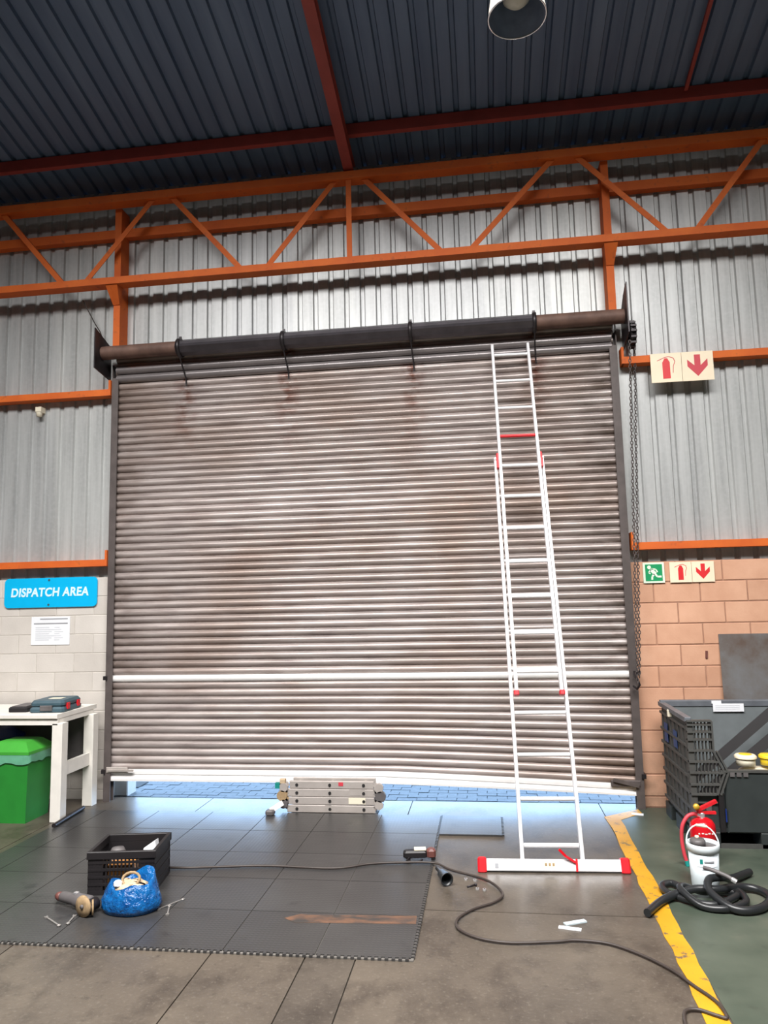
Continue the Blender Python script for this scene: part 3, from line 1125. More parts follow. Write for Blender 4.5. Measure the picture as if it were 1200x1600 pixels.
case = thing('tool_case', 'teal grey power tool case with red catches on the workbench', 'tool case', (-2.88, -0.52, 0.985), 0.10)
MB().rbox(-0.17, 0.17, -0.20, 0.20, 0.0, 0.055, 0.02).build('case_body', 'case', case, world=False)
case_lid = MB().rbox(-0.165, 0.165, -0.195, 0.195, 0.057, 0.115, 0.025).build('case_lid', 'case', case, world=False)
for yy in (-0.13, 0.09):
    MB().box(0.160, 0.178, yy, yy + 0.05, 0.025, 0.085).build('catch', 'red', case, label='red catch', world=False)
MB().box(-0.06, 0.06, -0.214, -0.196, 0.02, 0.07, 0.006).build('handle', 'tool_grey', case, world=False)
MB().box(-0.05, 0.08, -0.06, 0.04, 0.1155, 0.118).build('case_label', 'cream', case_lid, label='pale label', world=False)
pl = thing('dark_tray', 'low dark tray on the workbench, left of the teal tool case', 'tray', (-3.19, -0.50, 0.985), 0.05)
MB().rbox(-0.10, 0.09, -0.18, 0.14, 0.0, 0.05, 0.012).build('tray_body', 'black_plastic', pl, world=False)
MB().box(-0.08, 0.07, -0.15, 0.11, 0.05, 0.056).build('tray_rim', 'tool_grey', pl, world=False)


def bin_box(name, label, loc, w, d, h, mats, liner):
    t = thing(name, label, 'bin', loc)
    b = MB()
    k = 0.03
    lo = [(-w / 2 + k, -d / 2 + k), (w / 2 - k, -d / 2 + k), (w / 2 - k, d / 2 - k), (-w / 2 + k, d / 2 - k)]
    hi = [(-w / 2, -d / 2), (w / 2, -d / 2), (w / 2, d / 2), (-w / 2, d / 2)]
    v = [(x, y, 0.0) for x, y in lo] + [(x, y, h) for x, y in hi]
    b.add(v, [(3, 2, 1, 0), (4, 5, 6, 7), (0, 1, 5, 4), (1, 2, 6, 5), (2, 3, 7, 6), (3, 0, 4, 7)])
    b.build('bin_body', mats[0], t, world=False)
    if liner:
        b = MB()
        n = 28
        ring0, ring1 = [], []
        per = [(-w / 2 - .006, -d / 2 - .006), (w / 2 + .006, -d / 2 - .006), (w / 2 + .006, d / 2 + .006), (-w / 2 - .006, d / 2 + .006)]
        for e in range(4):
            p, q = per[e], per[(e + 1) % 4]
            for i in range(8):
                u = i / 8
                x, y = p[0] + (q[0] - p[0]) * u, p[1] + (q[1] - p[1]) * u
                ring0.append((x, y, h + 0.004))
                ring1.append((x * 1.01, y * 1.01, h - 0.06 - random.uniform(0, 0.03)))
        ring0.append(ring0[0])
        ring1.append(ring1[0])
        b.strip([ring1, ring0]).build('liner', 'liner', t, label='pale plastic liner turned over the rim', world=False)
    b = MB()
    a, c = 0.008, 0.05
    v = []
    for z, k in ((h + 0.004, -0.008), (h + 0.03, -0.008), (h + 0.105, 0.075), (h + 0.115, 0.1)):
        v += [(-w / 2 + k, -d / 2 + k, z), (w / 2 - k, -d / 2 + k, z), (w / 2 - k, d / 2 - k, z), (-w / 2 + k, d / 2 - k, z)]
    f = [(3, 2, 1, 0), (12, 13, 14, 15)]
    for r in range(3):
        for i in range(4):
            j = (i + 1) % 4
            f.append((r * 4 + i, r * 4 + j, r * 4 + 4 + j, r * 4 + 4 + i))
    b.add(v, f).build('bin_lid', mats[1], t, world=False)
    return t


bin_box('waste_bin', 'bright green plastic bin with a pale liner under the workbench', (-3.155, -0.66, 0), 0.45, 0.42, 0.62, ('bin_green', 'bin_lid'), True)
bin_box('waste_bin', 'dark blue plastic bin under the workbench, behind the green bin', (-3.63, -0.40, 0), 0.42, 0.40, 0.68, ('blue_plastic', 'blue_plastic'), False)

# ---- cyan sign
sign = thing('dispatch_sign', 'cyan DISPATCH AREA sign on the white blocks left of the shutter', 'sign', (-3.29, 0, 2.15))


def rounded(x0, x1, z0, z1, r, n=5):
    pts = []
    for cx, cz, a0 in ((x1 - r, z0 + r, -PI / 2), (x1 - r, z1 - r, 0), (x0 + r, z1 - r, PI / 2), (x0 + r, z0 + r, PI)):
        for k in range(n + 1):
            a = a0 + PI / 2 * k / n
            pts.append((cx + r * math.cos(a), cz + r * math.sin(a)))
    return pts


MB().prism(rounded(-3.83, -2.755, 1.993, 2.31, 0.05), -0.020, -0.008).build('sign_board', 'sky_blue', sign)
for z in (2.02, 2.285):
    MB().tube([(-3.31, -0.024, z), (-3.31, -0.002, z)], 0.012, 8).build('screw', 'case', sign)


def text_part(body, size, mat, parent, at, name, shear=0.0, offset=0.0, width=None):
    cu = bpy.data.curves.new(name, 'FONT')
    cu.body = body
    cu.size = size
    cu.align_x = 'CENTER'
    cu.align_y = 'CENTER'
    cu.extrude = 0.001
    cu.shear = shear
    cu.offset = offset
    cu.space_character = 1.06
    o = bpy.data.objects.new(name, cu)
    COL.objects.link(o)
    dg = bpy.context.evaluated_depsgraph_get()
    me = bpy.data.meshes.new_from_object(o.evaluated_get(dg))
    COL.objects.unlink(o)
    bpy.data.objects.remove(o)
    xs_ = [v.co.x for v in me.vertices]
    k = 1.0 if width is None else width / (max(xs_) - min(xs_))
    base = root_matrix(parent).inverted()
    for v in me.vertices:
        v.co = base @ Vector((at[0] + v.co.x * k, at[1] - v.co.z, at[2] + v.co.y))
    me.materials.clear()
    me.materials.append(M[mat])
    t = bpy.data.objects.new(name, me)
    COL.objects.link(t)
    t.parent = parent
    return t


text_part('DISPATCH AREA', 0.128, 'sign_white', sign, (-3.305, -0.0215, 2.152), 'lettering', 0.10, 0.004, 0.90)

note = thing('wall_notice', 'white printed notice sheet on the blocks below the cyan sign', 'paper', (-3.29, 0, 1.74))
sheet = MB().box(-3.51, -3.065, -0.006, -0.001, 1.592, 1.892).build('sheet', 'paper', note)
MB().box(-3.41, -3.09, -0.0072, -0.006, 1.862, 1.874).build('heading_line', 'ink', sheet)
MB().box(-3.48, -3.09, -0.0072, -0.006, 1.812, 1.826).build('heading_line', 'ink', sheet)
for k in range(7):
    MB().box(-3.46, -3.30 + 0.03 * (k % 3), -0.0072, -0.006, 1.64 + k * 0.022, 1.652 + k * 0.022).build('text_line', 'pale_ink', sheet)
    MB().box(-3.24, -3.18 + 0.02 * ((k * 2) % 3), -0.0072, -0.006, 1.64 + k * 0.022, 1.650 + k * 0.022).build('text_line', 'pale_ink', sheet)

det = thing('small_beacon', 'small cream plastic fitting on the cladding under the left upper girt', 'fitting', (-3.485, -0.02, 4.13))
MB().box(-3.52, -3.45, -0.06, 0.03, 4.15, 4.21, 0.006).build('base', 'cream', det)
MB().lathe([(0.0, 4.10), (0.028, 4.105), (0.034, 4.15)], 12, (-3.485, -0.03, 0)).build('dome', 'cream', det)

# ================================================================== RIGHT SIDE SIGNS
def extinguisher_shape(b, cx, cz, s, y):
    """flat pictogram of an extinguisher, s = picture height"""
    w_ = 0.135 * s
    b.prism([(cx - w_, cz - 0.42 * s), (cx + w_, cz - 0.42 * s), (cx + w_, cz + 0.20 * s), (cx + 0.05 * s, cz + 0.36 * s),
             (cx - 0.05 * s, cz + 0.36 * s), (cx - w_, cz + 0.20 * s)], y, y + 0.0012)
    return b


def hose_shape(b, cx, cz, s, y):
    pts = [(-0.30, 0.26), (-0.05, 0.37), (0.10, 0.40), (0.26, 0.33), (0.30, 0.2), (0.24, 0.05), (0.22, -0.2)]
    for (ax, az), (bx, bz) in zip(pts, pts[1:]):
        b.bar((cx + ax * s, y, cz + az * s), (cx + bx * s, y, cz + bz * s), 0.022 * s, 0.0016)
    return b


def arrow_shape(b, cx, cz, s, y):
    b.prism([(cx, cz - 0.36 * s), (cx + 0.33 * s, cz - 0.0 * s), (cx + 0.33 * s, cz + 0.24 * s), (cx + 0.10 * s, cz + 0.02 * s),
             (cx + 0.10 * s, cz + 0.40 * s), (cx - 0.10 * s, cz + 0.40 * s), (cx - 0.10 * s, cz + 0.02 * s), (cx - 0.33 * s, cz + 0.24 * s), (cx - 0.33 * s, cz)], y, y + 0.0012)
    return b


def fire_sign(x0, xm, x1, z0, z1, y, label, red, dz=0.0):
    t = thing('fire_extinguisher_sign', label, 'sign', ((x0 + x1) / 2, y, z0))
    MB().box(x0, xm - 0.002, y, y + 0.006, z0, z1).build('panel', 'photolum', t)
    MB().box(xm + 0.002, x1, y + 0.002, y + 0.008, z0 + dz, z1 + dz).build('panel', 'photolum', t)
    s = z1 - z0
    extinguisher_shape(MB(), (x0 + xm) / 2, (z0 + z1) / 2 - 0.0 * s, s * 0.9, y - 0.0012).build('extinguisher_picture', 'sign_red', t)
    hose_shape(MB(), (x0 + xm) / 2, (z0 + z1) / 2, s * 0.95, y - 0.0008).build('hose_picture', red, t)
    arrow_shape(MB(), (xm + x1) / 2, (z0 + z1) / 2 + dz, s * 0.98, y + 0.0008).build('arrow_picture', red, t)
    return t


fire_sign(3.06, 3.352, 3.648, 4.043, 4.335, -0.125, 'large cream fire extinguisher and down arrow sign on the upper right girt', 'sign_red_faded', 0.0)
fire_sign(3.132, 3.335, 3.542, 2.092, 2.288, -0.016, 'small cream fire extinguisher and down arrow sign on the tan blocks', 'sign_red')
ex = thing('exit_sign', 'green running man exit sign on the tan blocks beside the door guide', 'sign', (2.985, 0, 2.09))
MB().box(2.885, 3.083, -0.014, -0.003, 2.092, 2.290).build('panel', 'photolum_pale', ex)
MB().box(2.905, 3.064, -0.0152, -0.014, 2.110, 2.272).build('green_field', 'sign_green', ex)
pf = MB()
cx, cz, k = 2.984, 2.191, 0.16
head = [(cx - 0.26 * k + 0.115 * k * math.cos(2 * PI * i / 10), cz + 0.33 * k + 0.115 * k * math.sin(2 * PI * i / 10)) for i in range(10)]
pf.prism(head, -0.0165, -0.0152)
for pts, w_ in (([(-0.15, 0.20), (0.08, -0.08)], 0.21), ([(-0.13, 0.24), (0.12, 0.20), (0.22, 0.03)], 0.08), ([(-0.17, 0.18), (-0.30, 0.02), (-0.20, -0.06)], 0.08),
                ([(0.08, -0.08), (0.20, -0.24), (0.44, -0.24)], 0.11), ([(0.02, -0.08), (-0.10, -0.22), (-0.12, -0.42)], 0.11)):
    for (ax, az), (bx, bz) in zip(pts, pts[1:]):
        pf.bar((cx + ax * k, -0.0158, cz + az * k), (cx + bx * k, -0.0158, cz + bz * k), w_ * k, 0.0013)
pf.build('running_man', 'photolum_pale', ex)

stp = thing('steel_sheet', 'stained dark steel sheet leaning on the tan blocks behind the container', 'sheet', (3.9, -0.06, 0))
e = MB()
e.add([(3.51, -0.16, 0.0), (4.5, -0.16, 0.0), (4.5, -0.012, 1.595), (3.535, -0.012, 1.595), (3.51, -0.155, 0.0), (4.5, -0.155, 0.0), (4.5, -0.007, 1.595), (3.535, -0.007, 1.595)],
      [(0, 1, 2, 3), (7, 6, 5, 4), (0, 4, 5, 1), (1, 5, 6, 2), (2, 6, 7, 3), (3, 7, 4, 0)])
e.build('plate', 'plate', stp)
cr = MB().bar((3.415, -0.004, 1.37), (3.42, -0.004, 1.44), 0.02, 0.01).build('wall_clip', 'tool_brown')
tag(cr, 'small rusty metal clip on the tan blocks left of the steel sheet', 'clip')

# ================================================================== BULK CONTAINER
cont = thing('bulk_container', 'large black slatted bulk container with cut out front by the tan wall', 'container', (3.5, -0.6, 0))
X0, X1, Y0, Y1 = 2.915, 4.12, -1.13, -0.20
# left side: panel with ribs
MB().box(X0 + 0.012, X0 + 0.03, Y0 + 0.05, Y1 - 0.03, 0.14, 0.96).build('side_panel', 'box_grey', cont)
for z in (0.16, 0.28, 0.40, 0.52, 0.64, 0.76, 0.90):
    MB().box(X0 - 0.004, X0 + 0.012, Y0 + 0.04, Y1, z, z + 0.022).build('side_rib', 'box_grey', cont)
for i in range(6):
    y = Y0 + 0.16 + i * 0.14
    MB().box(X0 + 0.003, X0 + 0.012, y, y + 0.018, 0.18, 0.92).build('side_rib', 'box_grey', cont)
MB().box(X0 - 0.012, X0 + 0.04, Y0, Y1, 0.965, 1.0, 0.006).build('top_rim', 'rim', cont)
MB().box(X0, X1, Y1 - 0.05, Y1, 0.955, 1.015, 0.008).build('top_rim', 'rim', cont)
MB().box(X1 - 0.04, X1 + 0.012, Y0, Y1, 0.965, 1.0, 0.006).build('top_rim', 'rim', cont)
MB().box(X0 + 0.03, X1 - 0.03, Y1 - 0.04, Y1 - 0.01, 0.14, 0.955).build('back_panel', 'box_inside', cont)
MB().box(X1 - 0.03, X1 - 0.012, Y0 + 0.05, Y1 - 0.03, 0.14, 0.96).build('side_panel', 'box_grey', cont)
MB().box(X0 + 0.02, X1 - 0.02, Y0 + 0.02, Y1 - 0.02, 0.12, 0.145).build('deck', 'box_dark', cont)
for x in (X0, X0 + 0.50, X1 - 0.2):
    for y in (Y0, Y1 - 0.2, (Y0 + Y1) / 2 - 0.1):
        MB().box(x, x + 0.2, y, y + 0.2, 0.0, 0.12, 0.006).build('foot', 'box_dark', cont)
MB().box(X0 + 0.0, X1, Y0 + 0.0, Y0 + 0.02, 0.0, 0.035).build('runner', 'box_grey', cont)
MB().box(X0 - 0.003, X0 + 0.0, Y0 + 0.34, Y0 + 0.46, 0.69, 0.83).build('side_sticker', 'sticker_blue', cont, label='blue sticker')
MB().box(X0 - 0.003, X0 + 0.0, Y0 + 0.66, Y0 + 0.78, 0.68, 0.84).build('side_sticker', 'sticker_blue', cont, label='blue sticker')
MB().rbox(X0 - 0.02, X0 + 0.02, Y0 + 0.52, Y0 + 0.57, 0.92, 0.985, 0.01).build('latch', 'cream', cont, label='cream latch tag')


def lattice_side(x_in, s):
    """slatted front return at one side; s = +1 grows to +x from the outer edge x_in"""
    outl = [(0.0, 0.40), (0.19, 0.40), (0.26, 0.575), (0.19, 0.73), (0.19, 0.97)]
    post = MB().box(min(x_in, x_in + s * 0.05), max(x_in, x_in + s * 0.05), Y0, Y0 + 0.05, 0.12, 0.98, 0.005)
    post.build('corner_post', 'box_grey', cont)

    def width(z):
        if z < 0.575:
            return 0.19 + (z - 0.40) / 0.175 * 0.07
        if z < 0.73:
            return 0.26 - (z - 0.575) / 0.155 * 0.07
        return 0.19
    for z in (0.40, 0.475, 0.565, 0.65, 0.735, 0.82, 0.88, 0.935, 0.965):
        xe = x_in + s * width(max(z, 0.4))
        MB().box(min(x_in, xe), max(x_in, xe), Y0 - 0.012, Y0 + 0.03, z, z + 0.014).build('front_slat', 'box_grey', cont)
    for kk in range(7):
        dx = 0.062 + kk * 0.027
        zt_ = 0.97 if dx < 0.185 else 0.73 - (dx - 0.19) / 0.07 * 0.155
        zb_ = 0.41 if dx < 0.19 else 0.40 + (dx - 0.19) / 0.07 * 0.175
        xa = x_in + s * dx
        MB().box(xa - 0.004, xa + 0.004, Y0, Y0 + 0.025, zb_, zt_).build('front_bar', 'box_grey', cont)
    edge = [(0.19, 0.97), (0.19, 0.735), (0.262, 0.575), (0.195, 0.405)]
    for off in (0.0, 0.028):
        bb = MB()
        for (ax, az), (bx, bz) in zip(edge, edge[1:]):
            if off and az > 0.9:
                continue
            bb.bar((x_in + s * (ax + off), Y0 + 0.01, az), (x_in + s * (bx + off), Y0 + 0.01, bz), 0.014, 0.045)
        bb.build('cutout_edge', 'box_grey', cont)


lattice_side(X0, 1)
lattice_side(X1, -1)
MB().box(X0 + 0.05, X0 + 0.26, Y0 + 0.03, Y0 + 0.05, 0.12, 0.40).build('lower_front', 'box_dark', cont)
MB().box(X0 + 0.05, X0 + 0.20, Y0 + 0.012, Y0 + 0.03, 0.335, 0.345).build('front_slat', 'box_grey', cont)
MB().box(X0 + 0.11, X0 + 0.15, Y0 + 0.01, Y0 + 0.03, 0.27, 0.33).build('front_catch', 'tool_grey', cont)
MB().box(X0 + 0.205, X0 + 0.245, Y0 - 0.005, Y0 + 0.03, 0.12, 0.42, 0.005).build('door_post', 'black_plastic', cont)
MB().box(X0 + 0.247, X0 + 0.255, Y0 - 0.008, Y0 + 0.0, 0.20, 0.30).build('hinge_pin', 'blue_plastic', cont, label='blue hinge pin')
drop = MB().box(X0 + 0.26, X1 - 0.26, Y0 + 0.0, Y0 + 0.03, 0.115, 0.575, 0.012).build('drop_door', 'box_dark', cont, label='smooth dark drop door')
MB().box(X0 + 0.23, X1 - 0.23, Y0 - 0.01, Y0 + 0.04, 0.575, 0.592).build('drop_door_rim', 'box_grey', drop)
for i in range(3):
    xx = X0 + 0.30 + i * 0.05
    MB().box(xx, xx + 0.035, Y0 - 0.012, Y0 + 0.0, 0.545, 0.578).build('door_latch', 'tool_grey', drop)
# notice on the back rim
nt = thing('container_label', 'white printed label sheet on the back rim of the bulk container', 'paper', (3.47, -0.26, 0.9))
sheet = MB().box(3.37, 3.635, -0.259, -0.255, 0.915, 0.985).build('sheet', 'paper', nt)
MB().box(3.36, 3.445, -0.258, -0.2515, 0.985, 1.012).build('tab', 'paper', nt)
for z in (0.965, 0.95, 0.935):
    MB().box(3.39, 3.60, -0.2602, -0.259, z, z + 0.006).build('text_line', 'pale_ink', sheet)
# inside: black posts leaning, jars
for (p, q, lab) in (((3.0, -0.56, 0.32), (3.9, -0.56, 1.075), 'black square post leaning in the bulk container, the upper of two'),
                    ((3.1, -0.68, 0.27), (3.95, -0.68, 0.96), 'black square post leaning in the bulk container, the lower of two')):
    o = MB().bar(p, q, 0.08, 0.05, (0, -1, 0.4)).build('black_post', 'black_plastic')
    tag(o, lab, 'post')
hp = thing('white_sack', 'dusty white sack filling the bulk container behind its drop door', 'sack', (3.55, -0.72, 0.145))
b = MB()
rows = []
for i in range(9):
    row = []
    for j in range(9):
        u, v_ = i / 8, j / 8
        x = 3.22 + 0.66 * u
        y = -1.075 + 0.24 * v_
        z = 0.560 + 0.02 * math.sin(7 * u + 2) * math.cos(5 * v_) - 0.35 * (abs(u - 0.5) * 2) ** 6 + 0.012 * random.random()
        if j in (0, 8):
            z = 0.15
        row.append((x, y, z))
    rows.append(row)
b.strip(rows).build('sack_body', 'cream', hp)
for i, (x, y, z, r, mt, lab) in enumerate(((3.395, -0.96, 0.60, 0.072, 'cream', 'cream tub with a pale yellow lid in the container'),
                                           (3.575, -0.95, 0.60, 0.062, 'yellow_plastic', 'bright yellow tub with a domed lid in the container'))):
    t = thing('tub', lab, 'tub', (x, y, z))
    MB().lathe([(0.0, z), (r, z), (r, z + 0.06), (0.0, z + 0.06)], 18, (x, y, 0)).build('tub_body', 'cream' if i == 0 else 'yellow_plastic', t)
    MB().lathe([(r + 0.012, z + 0.055), (r + 0.012, z + 0.072), (r, z + 0.082), (0.0, z + 0.084)], 18, (x, y, 0)).build('tub_lid', 'photolum' if i == 0 else 'yellow_plastic', t)

MB().lathe([(0.05, 0.6845), (0.048, 0.6862), (0.0, 0.6862)], 18, (3.395, -0.96, 0)).build('lid_disc', 'yellow_plastic', bpy.data.objects['tub'], label='pale yellow disc on the lid')

# ================================================================== EXTINGUISHER, BUCKET, HOSES
ext = thing('fire_extinguisher', 'red fire extinguisher standing behind the white bucket', 'extinguisher', (2.89, -1.50, 0))
ec = (2.888, -1.50, 0)
MB().lathe([(0.0, 0.0), (0.08, 0.0), (0.09, 0.012), (0.09, 0.27), (0.086, 0.295), (0.07, 0.318), (0.045, 0.332), (0.025, 0.338), (0.0, 0.338)], 28, ec).build('cylinder', 'extinguisher_red', ext)
valve = MB().lathe([(0.022, 0.335), (0.022, 0.365), (0.016, 0.372), (0.0, 0.372)], 14, ec).build('valve', 'chrome', ext)
MB().bar((2.85, -1.505, 0.385), (3.0, -1.49, 0.452), 0.03, 0.022, (0, 0, 1)).build('lever', 'red', valve)
MB().bar((2.85, -1.505, 0.372), (2.99, -1.49, 0.368), 0.026, 0.018, (0, 0, 1)).build('carry_handle', 'red', valve)
MB().lathe([(0.0, -0.02), (0.022, -0.02), (0.022, 0.005), (0.0, 0.005)], 12, (2.845, -1.53, 0.42), 'y').build('gauge', 'brass', valve, label='yellow gauge and pin')
hp_ = smooth_path([(2.866, -1.505, 0.352), (2.83, -1.51, 0.362), (2.78, -1.52, 0.345), (2.738, -1.53, 0.28), (2.728, -1.53, 0.19), (2.735, -1.535, 0.10), (2.752, -1.54, 0.025)], 5)
ext_hose = MB().tube(hp_, 0.014, 8).build('hose', 'sign_red_faded', ext)
MB().tube([(2.749, -1.54, 0.04), (2.756, -1.545, 0.004)], 0.016, 10).build('nozzle', 'teal', ext_hose, label='teal nozzle')
MB().tube([(2.872, -1.505, 0.352), (2.852, -1.507, 0.358)], 0.016, 10).build('hose_collar', 'chrome', ext_hose)
# small white print on the cylinder
for k in range(5):
    a = -PI / 2 - 0.5 + k * 0.25
    xx, yy = ec[0] + 0.0905 * math.cos(a), ec[1] + 0.0905 * math.sin(a)
    MB().box(xx - 0.008, xx + 0.008, yy - 0.001, yy + 0.001, 0.238 + 0.004 * (k % 2), 0.246 + 0.004 * (k % 2)).build('print_mark', 'white', ext)

bk = thing('white_bucket', 'white plastic bucket with a wire handle standing on the green floor', 'bucket', (2.772, -1.93, 0))
bc = (2.772, -1.93, 0)
MB().lathe([(0.0, 0.004), (0.083, 0.004), (0.088, 0.012), (0.099, 0.262), (0.096, 0.262), (0.085, 0.014), (0.0, 0.012)], 30, bc).build('bucket_body', 'bucket_white', bk)
MB().lathe([(0.0985, 0.24), (0.106, 0.242), (0.108, 0.285), (0.104, 0.292), (0.095, 0.290), (0.095, 0.26)], 30, bc).build('rim', 'bucket_white', bk)
MB().lathe([(0.0, 0.268), (0.0945, 0.268)], 24, bc).build('contents', 'tool_grey', bk, label='grey contents')
hpts = []
for k in range(15):
    a = PI * k / 14
    hpts.append((bc[0] - 0.106 * math.cos(a), bc[1] + 0.05 * math.sin(a), 0.278 + 0.115 * math.sin(a)))
bk_handle = MB().tube(hpts, 0.005, 6).build('handle', 'bucket_white', bk)
MB().tube([(hpts[6][0], hpts[6][1], hpts[6][2]), (hpts[9][0], hpts[9][1], hpts[9][2])], 0.010, 8).build('handle_grip', 'cream', bk_handle)


def on_bucket(a0, a1, z0, z1, name, mt):
    rws = []
    for z in (z0, z1):
        rws.append([(bc[0] + (0.0895 + 0.0425 * z) * math.cos(a), bc[1] + (0.0895 + 0.0425 * z) * math.sin(a), z) for a in [a0 + (a1 - a0) * i / 6 for i in range(7)]])
    MB().strip(rws).build(name, mt, bk)


on_bucket(-PI / 2 - 0.52, -PI / 2 - 0.32, 0.178, 0.208, 'printed_mark', 'teal')
on_bucket(-PI / 2 - 0.24, -PI / 2 + 0.45, 0.184, 0.197, 'printed_line', 'ink')
on_bucket(-PI / 2 - 0.75, -PI / 2 + 0.75, 0.155, 0.1575, 'printed_line', 'ink')
on_bucket(-PI / 2 - 0.4, -PI / 2 + 0.6, 0.138, 0.142, 'printed_line', 'ink')
jar = thing('dark_tin', 'dark round tin in the mouth of the white bucket', 'tin', (2.735, -1.93, 0.27))
MB().lathe([(0.0, 0.27), (0.05, 0.27), (0.052, 0.30), (0.042, 0.312), (0.0, 0.314)], 16, (2.742, -1.92, 0)).build('tin_body', 'tool_grey', jar)
MB().lathe([(0.0, 0.314), (0.015, 0.314), (0.013, 0.33), (0.0, 0.332)], 10, (2.740, -1.915, 0)).build('knob', 'cream', jar)

A = [(2.279, -2.468, 0.032), (2.437, -2.244, 0.034), (2.637, -2.14, 0.06), (2.80, -2.13, 0.06), (2.975, -2.02, 0.04), (3.084, -2.05, 0.032), (3.100, -2.182, 0.032), (2.978, -2.347, 0.032),
     (2.825, -2.378, 0.035), (2.725, -2.24, 0.075), (2.74, -2.14, 0.122), (2.85, -2.06, 0.11), (2.955, -1.90, 0.05), (3.128, -1.718, 0.032)]
o = MB().tube(smooth_path(A, 8), 0.025, 10).build('rubber_hose', 'black_rubber')
tag(o, 'thick black hose looped on the green floor, its loose end over the yellow line', 'hose')
Bp = [(2.60, -2.06, 0.03), (2.545, -1.96, 0.03), (2.47, -2.01, 0.03), (2.480, -2.13, 0.03), (2.60, -2.26, 0.03), (2.733, -2.30, 0.03), (2.885, -2.17, 0.03), (2.91, -2.10, 0.03), (2.80, -2.095, 0.03), (2.69, -2.12, 0.04), (2.58, -2.13, 0.075), (2.55, -2.20, 0.075), (2.64, -2.33, 0.03), (2.78, -2.36, 0.03), (2.92, -2.26, 0.03), (2.95, -2.14, 0.03), (2.93, -2.04, 0.03)]
o = MB().tube(smooth_path(Bp, 8), 0.022, 10).build('rubber_hose', 'black_rubber')
tag(o, 'thick black hose coiled small and flat under the looped one, in front of the bucket', 'hose')
pp = thing('thin_hose', 'thin grey hose with a bright metal tip lying on the black hoses', 'hose', (2.8, -1.97, 0.12))
MB().tube(smooth_path([(2.73, -2.075, 0.175), (2.775, -2.11, 0.172), (2.85, -2.145, 0.150), (2.88, -2.165, 0.135)], 4), 0.014, 8).build('hose_run', 'tool_grey', pp)
MB().tube([(2.877, -2.163, 0.136), (2.902, -2.178, 0.124)], 0.017, 10).build('ferrule', 'chrome', pp, label='bright metal tip')

# ================================================================== FLOOR CLUTTER
CABLE = [(-1.38, -1.92), (-1.12, -1.905), (-0.93, -1.90), (-0.759, -1.873), (-0.329, -1.816), (0.165, -1.833), (0.429, -1.72), (0.66, -1.675), (0.906, -1.67), (1.036, -1.77), (1.292, -1.949), (1.399, -2.168),
         (1.354, -2.319), (1.211, -2.45), (1.115, -2.609), (1.132, -2.75), (1.255, -2.857), (1.438, -2.897), (1.694, -2.86), (1.805, -2.834), (1.98, -2.859), (2.133, -2.975), (2.263, -3.139), (2.335, -3.295),
         (2.401, -3.437), (2.409, -3.57), (2.368, -3.56), (2.291, -3.515), (2.225, -3.545), (2.20, -3.68)]
o = MB().tube(smooth_path([(x, y, 0.024 if x < 0.92 and y > -2 else 0.0135) for x, y in CABLE], 6), 0.0085, 8).build('trailing_cable', 'cable')
tag(o, 'long dark cable snaking from the crate over the mat and the yellow line', 'cable')

crate = thing('black_crate', 'black slotted plastic crate on the mat holding scraps', 'crate', (-1.235, -2.21, TH + 0.001), math.radians(9))
W_, D_, H_ = 0.46, 0.40, 0.285
MB().box(-W_ / 2, W_ / 2, -D_ / 2, D_ / 2, 0.0, 0.012).build('crate_floor', 'black_plastic', crate, world=False)
for sy in (-1, 1):
    y0 = sy * D_ / 2
    yb0, yb1 = min(y0, y0 - sy * 0.012), max(y0, y0 - sy * 0.012)
    for z in (0.012, 0.060, 0.108, 0.156, 0.204):
        MB().box(-W_ / 2, W_ / 2, yb0, yb1, z, z + 0.016).build('crate_slat', 'black_plastic', crate, world=False)
    MB().box(-W_ / 2 - 0.008, W_ / 2 + 0.008, yb0 - 0.006, yb1 + 0.006, 0.235, H_, 0.003).build('crate_rim', 'black_plastic', crate, world=False)
    for i in range(17):
        x = -W_ / 2 + 0.02 + i * (W_ - 0.04) / 16
        MB().box(x - 0.005, x + 0.005, yb0 + 0.002, yb1 - 0.002, 0.012, 0.236).build('crate_bar', 'black_plastic', crate, world=False)
    for xx in (-W_ / 2, W_ / 2 - 0.1):
        MB().box(xx, xx + 0.1, yb0 + 0.003, yb1 - 0.003, 0.012, 0.236).build('crate_panel', 'black_plastic', crate, world=False)
for sx in (-1, 1):
    x0 = sx * W_ / 2
    xa, xb = min(x0, x0 - sx * 0.012), max(x0, x0 - sx * 0.012)
    MB().box(xa - 0.006, xb + 0.006, -D_ / 2 + 0.018, D_ / 2 - 0.018, 0.235, H_, 0.003).build('crate_rim', 'black_plastic', crate, world=False)
    MB().box(xa + 0.004, xb - 0.004, -D_ / 2 + 0.012, D_ / 2 - 0.012, 0.012, 0.236).build('crate_panel', 'black_plastic', crate, world=False)
    for z in (0.05, 0.11, 0.17):
        MB().box(xa - 0.003, xb + 0.003, -D_ / 2 + 0.012, D_ / 2 - 0.012, z, z + 0.012).build('crate_slat', 'black_plastic', crate, world=False)
MB().box(-W_ / 2 + 0.005, W_ / 2 - 0.005, D_ / 2 - 0.02, D_ / 2 - 0.0125, 0.012, 0.236).build('crate_panel', 'black_plastic', crate, world=False)
ab = thing('amber_carton', 'amber carton seen through the front slots of the black crate', 'box', (-1.245, -2.30, TH + 0.013), math.radians(9))
MB().box(-0.09, 0.09, -0.055, 0.05, 0.0, 0.165, 0.004).build('carton_body', 'amber', ab, world=False)
MB().box(-0.09, 0.09, -0.003, 0.0, 0.165, 0.168).build('carton_flap', 'wood', ab, world=False)
pk = thing('white_packet', 'crumpled white and blue packet in the black crate', 'packet', (-1.11, -2.14, TH + 0.02), math.radians(30))
b = MB()
